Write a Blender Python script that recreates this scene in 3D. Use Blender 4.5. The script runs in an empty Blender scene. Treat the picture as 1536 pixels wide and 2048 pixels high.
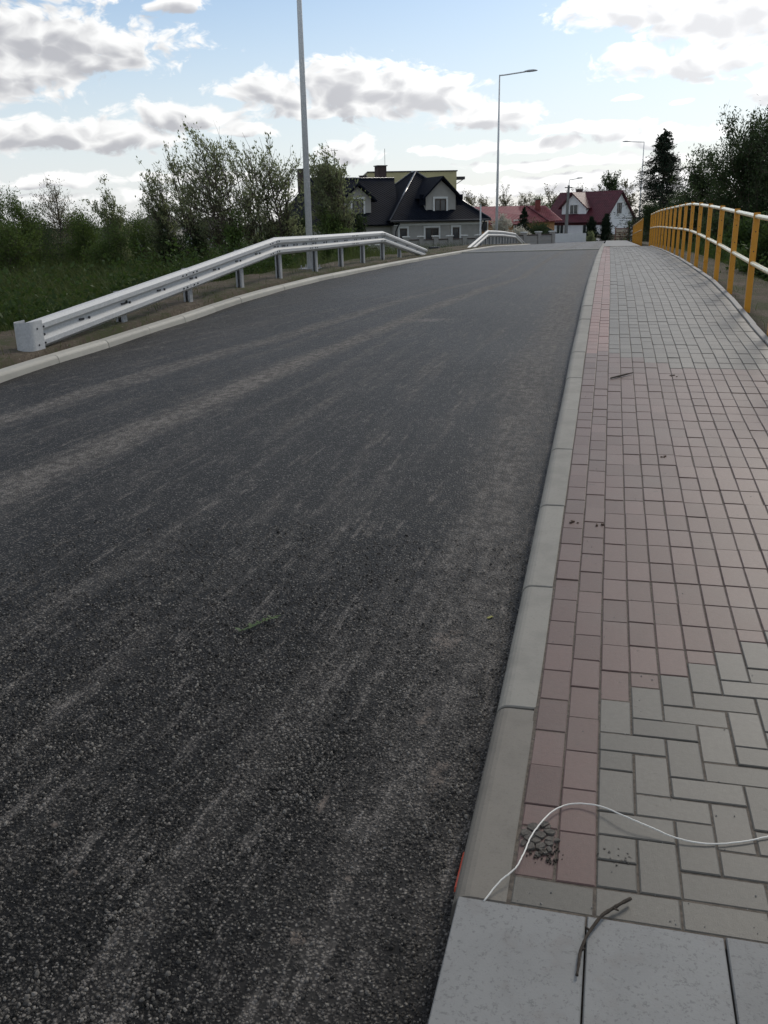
import bpy, math, random
import numpy as np
R = math.radians
random.seed(7); RNG = np.random.default_rng(11)
scene = bpy.context.scene
COL = scene.collection

# ------------------------------------------------------------------ camera
FPX = 1780.0                                     # focal length for a 1536 px wide picture
PIT, YAW, ROLL = R(18.2), R(13.88), R(-1.1)
CAM = np.array([.148, -1.735, 1.625])
_fw = np.array([-math.sin(YAW)*math.cos(PIT), math.cos(YAW)*math.cos(PIT), -math.sin(PIT)])
_rh = np.array([math.cos(YAW), math.sin(YAW), 0.0])
_fh = np.array([-math.sin(YAW), math.cos(YAW), 0.0])
_up = np.cross(_rh, _fw)
_rt, _up = math.cos(ROLL)*_rh + math.sin(ROLL)*_up, -math.sin(ROLL)*_rh + math.cos(ROLL)*_up
cd = bpy.data.cameras.new('camera'); cam = bpy.data.objects.new('camera', cd); COL.objects.link(cam)
cd.sensor_fit = 'HORIZONTAL'; cd.sensor_width = 36.0; cd.lens = FPX/1536*36
cd.clip_start = .05; cd.clip_end = 3000
from mathutils import Matrix, Vector
m3 = Matrix((tuple(_rt), tuple(_up), tuple(-_fw))).transposed().to_4x4()
m3.translation = Vector(CAM); cam.matrix_world = m3
scene.camera = cam

def at(u, v, D):
    """world point seen at photo position (u, v), D metres ahead of the camera along the ground"""
    d = _fw + _rt*(u-768)/FPX + _up*(1024-v)/FPX
    return CAM + d*(D/(d@_fh))

# ------------------------------------------------------------------ sun and sky
SUN_AZ, SUN_EL = R(20), R(34)                    # azimuth from +Y towards +X
sl = bpy.data.lights.new('sun', 'SUN'); sl.energy = 1.6; sl.angle = R(14); sl.color = (1, .93, .82)
so = bpy.data.objects.new('sun', sl); COL.objects.link(so)
sd = Vector((math.sin(SUN_AZ)*math.cos(SUN_EL), math.cos(SUN_AZ)*math.cos(SUN_EL), math.sin(SUN_EL)))
so.rotation_euler = sd.to_track_quat('Z', 'Y').to_euler(); so.location = (0, 0, 40)

scene.view_settings.view_transform = 'Standard'; scene.view_settings.look = 'None'
scene.view_settings.exposure = 0.0; scene.view_settings.gamma = 1.0
scene.view_settings.use_curve_mapping = False
scene.cycles.use_denoising = True
scene.cycles.max_bounces = 4; scene.cycles.diffuse_bounces = 2; scene.cycles.glossy_bounces = 2
scene.cycles.transparent_max_bounces = 6; scene.cycles.transmission_bounces = 3

class NT:
    """small helper for node trees: every call returns the output socket"""
    def __init__(self, tree): self.t = tree
    def n(self, typ, **kw):
        nd = self.t.nodes.new(typ)
        for k, v in kw.items(): setattr(nd, k, v)
        return nd
    def put(self, sock, v):
        if isinstance(v, bpy.types.NodeSocket): self.t.links.new(v, sock)
        elif v is not None: sock.default_value = v
    def m(self, op, a, b=None, c=None, clamp=False):
        nd = self.n('ShaderNodeMath', operation=op, use_clamp=clamp)
        for i, v in enumerate((a, b, c)):
            if v is not None: self.put(nd.inputs[i], v)
        return nd.outputs[0]
    def v(self, op, a, b=None):
        nd = self.n('ShaderNodeVectorMath', operation=op)
        self.put(nd.inputs[0], a)
        if b is not None: self.put(nd.inputs[1], b)
        return nd.outputs[1] if op in ('DOT_PRODUCT', 'LENGTH') else nd.outputs[0]
    def noise(self, vec, scale, detail=4, rough=.5, out=0, dist=0.0):
        nd = self.n('ShaderNodeTexNoise'); self.put(nd.inputs['Vector'], vec)
        nd.inputs['Scale'].default_value = scale; nd.inputs['Detail'].default_value = detail
        nd.inputs['Roughness'].default_value = rough; nd.inputs['Distortion'].default_value = dist
        return nd.outputs[out]
    def voro(self, vec, scale, out='Distance', feature='F1'):
        nd = self.n('ShaderNodeTexVoronoi', feature=feature); self.put(nd.inputs['Vector'], vec)
        nd.inputs['Scale'].default_value = scale
        return nd.outputs[out]
    def ramp(self, x, lo, hi, a=0.0, b=1.0, smooth=True):
        nd = self.n('ShaderNodeMapRange', interpolation_type='SMOOTHSTEP' if smooth else 'LINEAR')
        self.put(nd.inputs['Value'], x)
        for k, q in (('From Min', lo), ('From Max', hi), ('To Min', a), ('To Max', b)): self.put(nd.inputs[k], q)
        return nd.outputs['Result']
    def mix(self, f, a, b, blend='MIX'):
        nd = self.n('ShaderNodeMix', data_type='RGBA', blend_type=blend)
        self.put(nd.inputs[0], f)
        for s, q in ((nd.inputs[6], a), (nd.inputs[7], b)):
            self.put(s, q if isinstance(q, bpy.types.NodeSocket) or len(q) == 4 else (*q, 1))
        return nd.outputs[2]
    def xyz(self, vec):
        nd = self.n('ShaderNodeSeparateXYZ'); self.put(nd.inputs[0], vec); return nd.outputs
    def comb(self, x, y, z):
        nd = self.n('ShaderNodeCombineXYZ')
        for i, q in enumerate((x, y, z)): self.put(nd.inputs[i], q)
        return nd.outputs[0]

world = bpy.data.worlds.new('World'); scene.world = world; world.use_nodes = True
wt = world.node_tree; wt.nodes.clear(); w = NT(wt)
sky = w.n('ShaderNodeTexSky', sky_type='NISHITA'); sky.sun_disc = False
sky.sun_elevation = SUN_EL; sky.sun_rotation = SUN_AZ; sky.altitude = 100; sky.air_density = 1.0
sky.dust_density = .5; sky.ozone_density = 2.0
gen = w.n('ShaderNodeTexCoord').outputs['Generated']
dx, dy, dz = w.xyz(w.v('NORMALIZE', gen))
az = w.m('MULTIPLY', w.m('ARCTAN2', dx, dy), 57.2958)
el = w.m('MULTIPLY', w.m('ARCSINE', dz), 57.2958)
BLOBS = [(-32.5,9.6,7.0,1.35,1.1),(-35.5,8.0,5,1.5,1.0),(-29.5,8.6,3.2,.7,.7),(-34,12.0,6,.7,.9),(-24.8,11.6,1.6,.8,.6),
 (-33,4.9,6.5,.9,1.0),(-28.5,4.7,3.4,.75,.9),(-25.2,5.8,3.6,.8,1.0),(-21.5,5.2,3,.45,.6),(-20,7.2,2.6,.95,1.05),(-14.6,7.3,4.2,1.35,1.2),
 (-11,6.8,2.8,1.1,1.05),(-7.2,5.6,3.2,.85,1.0),(-16,6.1,5.5,.4,.8),(-15.4,4.0,1.7,.8,.85),(-9.6,3.7,3,.4,.6),(-4.8,4.0,3.6,.4,.6),
 (1.0,10.6,4.2,.9,1.0),(6.0,10.3,5,1.5,1.2),(4.2,8.1,4.4,.85,1.1),(8.4,6.6,1.6,1.0,.95),(.45,6.25,.8,.32,.5),(3.2,6.1,.8,.28,.45),
 (-1.5,4.7,4,.4,.8),(2.6,4.1,4,.55,.75),(-2.2,3.0,7,.4,.65),(-12,1.5,28,.5,.6),(-25,2.6,7,.4,.55),(-33,2.4,4,.5,.6),(1,1.9,9,.55,.7)]
nf = w.noise(w.comb(w.m('MULTIPLY', az, .7), el, 9.1), .25, 2, .5)
# open cumulus field over the rest of the sky, none added where the photographed clouds stand
g = w.m('MULTIPLY', w.m('SUBTRACT', w.noise(w.comb(w.m('MULTIPLY', az, .5), el, 1.3), .11, 2, .5), .535), 7.0)
inside = w.m('MULTIPLY', w.m('MULTIPLY', w.ramp(az, -46, -38), w.ramp(az, 16, 10)), w.ramp(el, 15, 12.8))
field = w.m('ADD', w.m('SUBTRACT', g, w.m('MULTIPLY', inside, 6.0)), w.m('MULTIPLY', w.m('SUBTRACT', nf, .5), 1.2))
def vma(a, b, c):
    nd = w.n('ShaderNodeVectorMath', operation='MULTIPLY_ADD')
    for k_, q_ in enumerate((a, b, c)): w.put(nd.inputs[k_], q_)
    return nd.outputs[0]
def density(az, el, octaves):
    q = w.comb(az, el, 0.0)
    qv = w.comb(w.m('MULTIPLY', az, .62), el, 0.0)
    nz = w.m('MULTIPLY', w.m('SUBTRACT', w.noise(qv, .9, octaves, .60), .5), 2.4)
    vn = w.n('ShaderNodeTexVoronoi', voronoi_dimensions='2D'); w.put(vn.inputs['Vector'], qv); vn.inputs['Scale'].default_value = 1.15
    vn.inputs['Detail'].default_value = octaves-3; vn.inputs['Roughness'].default_value = .6; vn.normalize = True
    nz = w.m('ADD', nz, w.m('MULTIPLY', w.m('SUBTRACT', .30, vn.outputs['Distance']), 2.2))
    b = None
    for (a0, e0, ra, re, amp) in BLOBS:
        k = math.sqrt(amp)
        d = vma(q, (1/ra/k, 1/re/k, 0), (-a0/ra/k, -e0/re/k, 0)); d = w.v('DOT_PRODUCT', d, d)
        b = d if b is None else w.m('MINIMUM', b, d)
    b = w.m('MAXIMUM', w.m('SUBTRACT', 1.0, w.m('SQRT', b)), -1.1)
    b = w.m('MULTIPLY', b, 1.5)
    return w.m('ADD', w.m('MAXIMUM', b, field), nz)
wv_ = w.noise(w.comb(w.m('MULTIPLY', az, .5), el, 5.5), .55, 2, .5, 1); wx_, wy_, _ = w.xyz(wv_)
az = w.m('ADD', az, w.m('MULTIPLY', w.m('SUBTRACT', wx_, .5), 3.0)); elc = w.m('ADD', el, w.m('MULTIPLY', w.m('SUBTRACT', wy_, .5), 1.4))
D0 = density(az, elc, 6)
D1 = density(w.m('ADD', az, .35), w.m('ADD', elc, .55), 3)
alpha = w.ramp(D0, -.38, .30)
thick = w.ramp(D1, -.40, 1.5)
near_sun = w.ramp(w.v('DOT_PRODUCT', w.v('NORMALIZE', gen), tuple(sd)), .62, .98)
shade = w.m('MULTIPLY', thick, w.ramp(near_sun, 0, 1, .95, .62))
ccol = w.mix(shade, (10.4, 10.4, 10.3), (4.9, 4.95, 5.3))
glow = w.m('ADD', 1.0, w.m('MULTIPLY', near_sun, .3))
ccol = w.v('MULTIPLY', ccol, w.comb(glow, glow, glow))
skyc = w.mix(w.ramp(el, 14, 0, .04, .80), w.v('MULTIPLY', sky.outputs[0], (1.20, 1.17, 1.14)), (7.9, 8.3, 8.9))
final = w.mix(w.m('MULTIPLY', alpha, .97), skyc, ccol)
bg = w.n('ShaderNodeBackground'); w.put(bg.inputs[0], final); bg.inputs[1].default_value = .1; world.cycles.sampling_method = 'NONE'
out = w.n('ShaderNodeOutputWorld'); wt.links.new(bg.outputs[0], out.inputs[0])

# ------------------------------------------------------------------ levels of the place
PY = [-60,-3,1.0,2.03,3.03,4.03,5.03,6.03,7.03,8.5,10.5,13,16.5,20,23,28,34.5,46,64,80,100,600]
PZ = [-.05,0,0.0,.04,.108,.178,.236,.309,.388,.455,.57,.65,.668,.672,.655,.60,.49,.28,-.05,-.45,-.9,-.9]
LY = [-60,-3,1,3,5.5,6.5,7.5,8.5,9.5,10.5,11.8,13.2,15.5,17.7,20.5,23.4,28,34.5,38,45,59,67,80,100,600]
LZ = [-.05,0,.03,.16,.315,.347,.371,.407,.439,.481,.527,.551,.574,.567,.546,.524,.474,.40,.36,.27,-.08,-.26,-.52,-.9,-.9]
_yy = np.linspace(-60, 600, 6601)
def _smooth(a, b, k=7):
    z = np.interp(_yy, a, b); ker = np.ones(k)/k
    return np.convolve(np.pad(z, k//2, 'edge'), ker, 'valid')
_pz, _lz = _smooth(PY, PZ), _smooth(LY, LZ)
def prof(y): return np.interp(y, _yy, _pz)       # top of the right kerb and pavement
def profL(y): return np.interp(y, _yy, _lz)      # top of the left kerb
XL = -5.33                                       # face of the left kerb
XR = -.14                                        # face of the right kerb
def road_z(x, y):
    t = np.clip((x-XL)/(XR-XL), 0, 1)
    return (profL(y)-.085)*(1-t) + (prof(y)-.10)*t
def smooth01(t):
    t = np.clip(t, 0, 1); return t*t*(3-2*t)
def ground_z(x, y):
    x = np.asarray(x, float); y = np.asarray(y, float)
    tl = -5.48 - x; tr = x - 1.76
    far = -.82 - .1*np.sin(x*.21+1)*np.cos(y*.17) - .05*np.sin(x*.9+y*.7)
    farr = -.95 - .1*np.sin(x*.31)*np.cos(y*.23)
    left = profL(y) + .01 + .04*smooth01(tl/.3) + .015*np.sin(y*3.1+x*4)*smooth01(tl/.3)
    left = left + (far-left)*smooth01((tl-1.2)/3.2)
    right = prof(y) - .03 - .05*smooth01(tr/.4) + .012*np.sin(y*2.7+x*5)*smooth01(tr/.3)
    right = right + (farr-right)*smooth01((tr-.7)/2.6)
    z = np.where(tl > 0, left, np.where(tr > 0, right, np.minimum(prof(y), profL(y)) - .5))
    fy = smooth01((y-110)/30)
    return z*(1-fy) + np.where((tl > 0) | (tr > 0), -.92, -1.3)*fy

# ------------------------------------------------------------------ mesh helpers
class MB:
    def __init__(s): s.v = []; s.f = []; s.mi = []
    def add(s, vs, fs, mi=0):
        o = len(s.v); s.v += [tuple(p) for p in vs]
        s.f += [tuple(i+o for i in f) for f in fs]; s.mi += [mi]*len(fs); return s
    def box(s, c, d, rot=0.0, mi=0):
        x, y, z = c; a, b, h = d[0]/2, d[1]/2, d[2]/2; cr, sr = math.cos(rot), math.sin(rot)
        vs = []
        for k in (-h, h):
            for (p, q) in ((-a,-b),(a,-b),(a,b),(-a,b)): vs.append((x+p*cr-q*sr, y+p*sr+q*cr, z+k))
        return s.add(vs, [(3,2,1,0),(4,5,6,7),(0,1,5,4),(1,2,6,5),(2,3,7,6),(3,0,4,7)], mi)
    def hexa(s, b, t, mi=0):
        return s.add(list(b)+list(t), [(3,2,1,0),(4,5,6,7),(0,1,5,4),(1,2,6,5),(2,3,7,6),(3,0,4,7)], mi)
    def slab(s, quad, th, mi=0):
        """polygon with thickness th along its normal (downwards)"""
        q = [Vector(p) for p in quad]; n = (q[1]-q[0]).cross(q[2]-q[0]).normalized()
        if n.z < 0: n = -n; q = q[::-1]
        k = len(q); vs = q + [p-n*th for p in q]
        fs = [tuple(range(k)), tuple(range(2*k-1, k-1, -1))] + [(i, i+k, (i+1)%k+k, (i+1)%k) for i in range(k)]
        return s.add(vs, fs, mi)
    def tube(s, pts, rad, n=6, mi=0, caps=True):
        pts = [Vector(p) for p in pts]; rad = rad if hasattr(rad, '__len__') else [rad]*len(pts)
        o = len(s.v); prev = None
        for i, p in enumerate(pts):
            d = (pts[min(i+1, len(pts)-1)]-pts[max(i-1, 0)]).normalized()
            a = prev if prev is not None else (Vector((0, 0, 1)) if abs(d.z) < .9 else Vector((1, 0, 0)))
            a = (a - d*a.dot(d)).normalized(); prev = a; b = d.cross(a)
            for k in range(n):
                t = 2*math.pi*k/n; s.v.append(tuple(p+(a*math.cos(t)+b*math.sin(t))*rad[i]))
        m = len(pts)
        for i in range(m-1):
            for k in range(n):
                s.f.append((o+i*n+k, o+i*n+(k+1)%n, o+(i+1)*n+(k+1)%n, o+(i+1)*n+k)); s.mi.append(mi)
        if caps:
            s.f.append(tuple(o+k for k in range(n-1, -1, -1))); s.f.append(tuple(o+(m-1)*n+k for k in range(n))); s.mi += [mi, mi]
        return s
    def sweep(s, profile, path, frames, closed=False, mi=0, caps=False):
        """profile (a, b) pairs swept along path; frames give the axes of a and b at each path point"""
        o = len(s.v); n = len(profile)
        for p, (A, B) in zip(path, frames):
            for (a, b) in profile: s.v.append(tuple(Vector(p)+Vector(A)*a+Vector(B)*b))
        kk = n if closed else n-1
        for i in range(len(path)-1):
            for k in range(kk):
                s.f.append((o+i*n+k, o+i*n+(k+1)%n, o+(i+1)*n+(k+1)%n, o+(i+1)*n+k)); s.mi.append(mi)
        if caps:
            s.f.append(tuple(o+k for k in range(n))); s.f.append(tuple(o+(len(path)-1)*n+k for k in range(n-1, -1, -1))); s.mi += [mi, mi]
        return s
    def mesh(s, name, mats, smooth=False):
        me = bpy.data.meshes.new(name); me.from_pydata(s.v, [], s.f)
        for m in (mats if isinstance(mats, (list, tuple)) else [mats]): me.materials.append(m)
        if any(s.mi): me.polygons.foreach_set('material_index', s.mi)
        if smooth: me.polygons.foreach_set('use_smooth', [True]*len(me.polygons))
        me.update(); return me
    def build(s, name, mats, parent=None, smooth=False):
        return link(name, s.mesh(name, mats, smooth), parent)
def link(name, data, parent=None):
    o = bpy.data.objects.new(name, data); COL.objects.link(o)
    if parent is not None: o.parent = parent
    return o
def tag(o, label=None, cat=None, group=None, kind=None):
    for k, q in (('label', label), ('category', cat), ('group', group), ('kind', kind)):
        if q: o[k] = q
    return o
def empty(name, loc=(0, 0, 0), rz=0.0):
    o = link(name, None); o.location = loc; o.rotation_euler = (0, 0, rz); o.empty_display_size = .2; return o
def npmesh(name, V, quads, mats, cols=None, smooth=False):
    """fast mesh from arrays: V (n,3), quads (m,4)"""
    me = bpy.data.meshes.new(name); V = np.ascontiguousarray(V, np.float32); quads = np.ascontiguousarray(quads, np.int32)
    k = quads.shape[1]; m = len(quads)
    me.vertices.add(len(V)); me.vertices.foreach_set('co', V.ravel())
    me.loops.add(m*k); me.loops.foreach_set('vertex_index', quads.ravel())
    me.polygons.add(m); me.polygons.foreach_set('loop_start', np.arange(0, m*k, k, dtype=np.int32))
    me.polygons.foreach_set('loop_total', np.full(m, k, np.int32))
    if smooth: me.polygons.foreach_set('use_smooth', np.ones(m, bool))
    for q in (mats if isinstance(mats, (list, tuple)) else [mats]): me.materials.append(q)
    me.update(calc_edges=True)
    if cols is not None:
        a = me.attributes.new('tint', 'FLOAT', 'FACE'); a.data.foreach_set('value', np.ascontiguousarray(cols, np.float32))
    return me
def grid_mesh(name, xs, ys, zf, mat):
    X, Y = np.meshgrid(xs, ys); Z = zf(X, Y); V = np.stack([X, Y, Z], -1).reshape(-1, 3)
    nx = len(xs); i = np.arange(len(ys)-1)[:, None]*nx + np.arange(nx-1)[None]
    i = i.ravel(); return npmesh(name, V, np.stack([i, i+1, i+nx+1, i+nx], 1), mat, smooth=True)

# ------------------------------------------------------------------ materials
def material(name):
    m = bpy.data.materials.new(name); m.use_nodes = True; t = m.node_tree; t.nodes.clear()
    return m, NT(t)
def finish(n, color, rough=.8, bump=None, bstr=.3, bdist=.01, metal=0.0, spec=.4, coat=0.0):
    p = n.n('ShaderNodeBsdfPrincipled'); n.put(p.inputs['Base Color'], color if isinstance(color, bpy.types.NodeSocket) or len(color) == 4 else (*color, 1))
    n.put(p.inputs['Roughness'], rough); n.put(p.inputs['Metallic'], metal); n.put(p.inputs['Specular IOR Level'], spec)
    if bump is not None:
        b = n.n('ShaderNodeBump'); n.put(b.inputs['Height'], bump); n.put(b.inputs['Strength'], bstr); b.inputs['Distance'].default_value = bdist
        n.put(p.inputs['Normal'], b.outputs[0])
    o = n.n('ShaderNodeOutputMaterial'); n.t.links.new(p.outputs[0], o.inputs[0]); return p
def pos(n): return n.n('ShaderNodeNewGeometry').outputs['Position']
def piece_random(n):
    return n.m('FRACT', n.m('ADD', n.n('ShaderNodeNewGeometry').outputs['Random Per Island'], n.m('MULTIPLY', n.n('ShaderNodeObjectInfo').outputs['Random'], 7.31)))
def simple(name, col, rough=.6, metal=0.0, var=.12, scale=6.0, bump=0.0, spec=.4):
    m, n = material(name); p = pos(n)
    a = n.noise(p, scale, 5, .6); c = n.mix(n.ramp(a, .3, .7), tuple(q*(1-var) for q in col), tuple(min(1, q*(1+var)) for q in col))
    finish(n, c, n.ramp(a, .2, .8, rough-.08, rough+.08), n.noise(p, scale*9, 4, .6) if bump else None, bump, .01, metal, spec)
    return m
def dust_mask(n, p):
    """dust carried along by wheels: streaks long in the driving direction, fanning slightly"""
    x, y, z = n.xyz(p)
    xa = n.m('DIVIDE', x, n.m('MAXIMUM', n.m('SUBTRACT', 1.0, n.m('MULTIPLY', y, .042)), .35))
    s1 = n.noise(n.comb(xa, n.m('MULTIPLY', y, .10), 0.0), 2.6, 5, .68); s4 = n.noise(n.comb(xa, n.m('MULTIPLY', y, .13), 2.0), 15, 4, .74)
    blot = n.noise(p, 5.5, 4, .65)
    wob = n.m('ADD', xa, n.m('MULTIPLY', n.m('SUBTRACT', blot, .5), .25))
    band = n.m('ADD', n.ramp(n.m('ABSOLUTE', n.m('ADD', wob, 3.93)), .38, .03), n.m('MULTIPLY', n.ramp(n.m('ABSOLUTE', n.m('ADD', wob, 5.5)), .34, .03), .7))
    band = n.m('ADD', band, n.m('MULTIPLY', n.ramp(n.m('ABSOLUTE', n.m('ADD', x, .43)), .26, .03), .55))
    d = n.m('ADD', n.m('MULTIPLY', n.ramp(s1, .49, .66), n.ramp(y, .5, 5, .45, .75)), n.m('MULTIPLY', n.m('MULTIPLY', band, n.ramp(s4, .28, .60, .38, 1.2)), n.ramp(y, 1.2, 4.0, .45, 1.6)))
    d = n.m('ADD', d, n.m('MULTIPLY', n.ramp(s4, .54, .66), 1.15))
    d = n.m('ADD', d, n.m('MULTIPLY', n.m('MULTIPLY', n.ramp(x, -.85, -.25), n.ramp(blot, .42, .62)), .4))
    smear = None                                                                 # clay smears with their own outline
    for (cx, cy, rx, ry) in [(-1.379,.222,.030,.022),(-1.204,.044,.030,.022),(-.446,.197,.03,.025),(-.529,-.047,.045,.06),(-.42,1.62,.10,.20),(-2.03,9.6,.62,.30),(-.40,1.05,.04,.10),(-.62,.5,.02,.10),(-.30,.72,.06,.2)]:
        q = n.v('LENGTH', n.v('MULTIPLY', n.v('SUBTRACT', p, (cx, cy, 0)), (1/rx, 1/ry, 0)))
        smear = q if smear is None else n.m('MINIMUM', smear, q)
    smear = n.ramp(n.m('SUBTRACT', n.m('ADD', .62, n.m('MULTIPLY', n.m('SUBTRACT', n.noise(p, 26, 5, .75), .5), 3.6)), smear), 0, .7)
    return d, smear, blot
DUST = (.212, .194, .174); CLAY = (.20, .165, .138)
def m_asphalt(name, dust_amt=1.0, base=(.0045, .0045, .0044)):  # default base colour: black binder with the shade between stones put in
    m, n = material(name); p = pos(n)
    vo = n.n('ShaderNodeTexVoronoi'); wp_ = n.v('ADD', p, n.v('MULTIPLY', n.v('SUBTRACT', n.noise(p, 75, 2, .6, 1), (.5, .5, .5)), (.012, .012, .0)))
    n.put(vo.inputs['Vector'], n.v('MULTIPLY', wp_, (1, 1, .2))); vo.inputs['Scale'].default_value = 92
    d1 = vo.outputs['Distance']; rnd, rnd2, rnd3 = n.xyz(vo.outputs['Color'])
    clus = n.noise(p, 16, 3, .65)
    stone = n.m('MULTIPLY', n.ramp(d1, .58, .22), n.ramp(n.m('ADD', n.m('MULTIPLY', rnd, .6), n.m('MULTIPLY', clus, .8)), .48, .80))
    dust, smear, blot = dust_mask(n, p); dust = n.m('MULTIPLY', n.m('ADD', dust, .10), dust_amt); smear = n.m('MULTIPLY', smear, dust_amt)
    dustf = n.m('MULTIPLY', dust, n.ramp(d1, .62, .2, .25, 1.0), clamp=True)
    stonecol = n.mix(n.m('POWER', rnd2, 1.9), (.020, .0195, .0185), (.27, .25, .22))
    c = n.mix(stone, base, stonecol)
    c = n.mix(n.m('MULTIPLY', n.m('MULTIPLY', dustf, n.ramp(clus, .35, .65, .55, 1.25)), .85, clamp=True), c, DUST)
    c = n.mix(n.m('MULTIPLY', smear, .60), c, CLAY)
    hh = n.m('MULTIPLY', n.ramp(d1, .65, .1), n.ramp(rnd, .15, .8, .25, 1.0))
    finish(n, c, n.ramp(dustf, 0, 1, .48, .80), hh, 1.0, .006, 0, .10)
    return m
def m_aggregate():
    m, n = material('road_stone'); p = pos(n)
    a = n.n('ShaderNodeAttribute'); a.attribute_name = 'tint'; f = a.outputs['Fac']
    c = n.mix(n.m('POWER', f, 2.0), (.006, .006, .0056), (.215, .198, .172))
    dust, smear, blot = dust_mask(n, p)
    up = n.ramp(n.xyz(n.n('ShaderNodeNewGeometry').outputs['Normal'])[2], .45, .95, .35, 1.0)
    c = n.mix(n.m('MULTIPLY', n.m('MULTIPLY', dust, up), .60, clamp=True), c, DUST)
    c = n.mix(n.m('MULTIPLY', smear, .75), c, CLAY)
    finish(n, c, .62, None, 0, .01, 0, .18); return m
def m_paver(name, a, b, dirt=(.055, .046, .038)):
    m, n = material(name); p = pos(n); r = piece_random(n)
    c = n.mix(r, a, b)
    big = n.noise(p, 1.6, 5, .6); fine = n.noise(p, 55, 4, .7); grit = n.noise(p, 420, 2, .6)
    c = n.mix(n.ramp(big, .45, .72, 0, .28), c, (.138, .121, .104))                   # dried dust
    c = n.mix(n.ramp(fine, .35, .75, .22, 0), c, dirt)
    c = n.mix(n.ramp(n.noise(p, 17, 3, .5), .68, .76, 0, .55), c, dirt)              # dark spots
    c = n.mix(n.ramp(grit, .55, .8, 0, .20), c, (.17, .16, .145))
    finish(n, c, .50, n.m('ADD', n.m('MULTIPLY', grit, .6), n.m('MULTIPLY', fine, .6)), .35, .003, 0, .30)
    return m
def m_concrete(name, col, stain=.35, speck=0.0, scale=1.0):
    m, n = material(name); p = pos(n); r = piece_random(n)
    c = n.mix(r, tuple(q*.9 for q in col), tuple(min(1, q*1.07) for q in col))
    a = n.noise(p, 5*scale, 6, .65); f = n.noise(p, 160*scale, 3, .6)
    c = n.mix(n.ramp(a, .40, .72, 0, stain), c, tuple(q*.55 for q in col))
    if speck:
        sp = n.noise(p, 85*scale, 5, .78); c = n.mix(n.ramp(sp, .545, .62, 0, speck), c, tuple(q*.50 for q in col))
        sp2 = n.noise(p, 11*scale, 3, .6); c = n.mix(n.ramp(sp2, .54, .70, 0, speck*.4), c, (.17, .15, .135))
    finish(n, c, .66, n.m('ADD', f, n.m('MULTIPLY', a, .4)), .25, .002, 0, .28)
    return m
def m_foliage(name, a, b, trans=.35, tint=True):
    m, n = material(name)
    if tint:
        at_ = n.n('ShaderNodeAttribute'); at_.attribute_name = 'tint'; f = at_.outputs['Fac']
    else: f = n.noise(pos(n), 2, 4, .6)
    c = n.mix(f, a, b)
    d = n.n('ShaderNodeBsdfDiffuse'); n.put(d.inputs[0], c)
    t = n.n('ShaderNodeBsdfTranslucent'); n.put(t.inputs[0], n.mix(.5, c, tuple(min(1, q*1.6) for q in b)))
    g = n.n('ShaderNodeBsdfGlossy'); g.inputs['Roughness'].default_value = .45; g.inputs[0].default_value = (.7, .75, .7, 1)
    mx = n.n('ShaderNodeMixShader'); mx.inputs[0].default_value = trans
    n.t.links.new(d.outputs[0], mx.inputs[1]); n.t.links.new(t.outputs[0], mx.inputs[2])
    m2 = n.n('ShaderNodeMixShader'); m2.inputs[0].default_value = .02
    n.t.links.new(mx.outputs[0], m2.inputs[1]); n.t.links.new(g.outputs[0], m2.inputs[2])
    o = n.n('ShaderNodeOutputMaterial'); n.t.links.new(m2.outputs[0], o.inputs[0]); return m
def m_ground():
    m, n = material('ground'); p = pos(n); x, y, z = n.xyz(p)
    a = n.noise(p, 1.3, 6, .65); b = n.noise(p, 14, 5, .7); f = n.noise(p, 70, 4, .7)
    soil = n.mix(n.ramp(b, .35, .7), (.085, .068, .050), (.19, .155, .12))
    soil = n.mix(n.ramp(n.noise(p, 45, 2, .6), .66, .74), soil, (.34, .31, .27))
    grass = n.mix(n.ramp(a, .35, .65), (.022, .034, .012), (.05, .065, .022))
    out_l = n.ramp(n.m('ADD', x, n.m('MULTIPLY', a, 1.2)), -6.2, -7.0); out_r = n.ramp(n.m('SUBTRACT', x, n.m('MULTIPLY', a, 1.2)), 1.7, 2.5)
    near = n.m('MAXIMUM', out_l, out_r)
    patch = n.m('MULTIPLY', n.ramp(n.m('ADD', n.m('MULTIPLY', a, .5), n.m('MULTIPLY', b, .5)), .46, .58), .8)
    c = n.mix(n.m('MAXIMUM', near, patch), soil, grass)
    finish(n, c, .95, n.m('ADD', b, n.m('MULTIPLY', f, .7)), .8, .03, 0, .1); return m
def m_tiles(name, col, sx=.30, sz=.33, rough=.42, depth=.05, spec=.3):
    """glazed profiled roof: wavy pans in courses, worked out in the roof's own coordinates"""
    m, n = material(name); tc = n.n('ShaderNodeTexCoord').outputs['Object']; x, y, z = n.xyz(tc)
    h = n.m('ADD', n.m('MULTIPLY', n.m('SINE', n.m('MULTIPLY', n.m('ADD', x, y), 2*math.pi/sx)), .5),
            n.m('FRACT', n.m('MULTIPLY', z, 1/sz)))
    c = n.mix(n.ramp(n.noise(tc, 1.2, 4, .6), .3, .7), tuple(q*.8 for q in col), tuple(q*1.2 for q in col))
    finish(n, c, rough, h, .7, depth, 0, spec); return m

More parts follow.
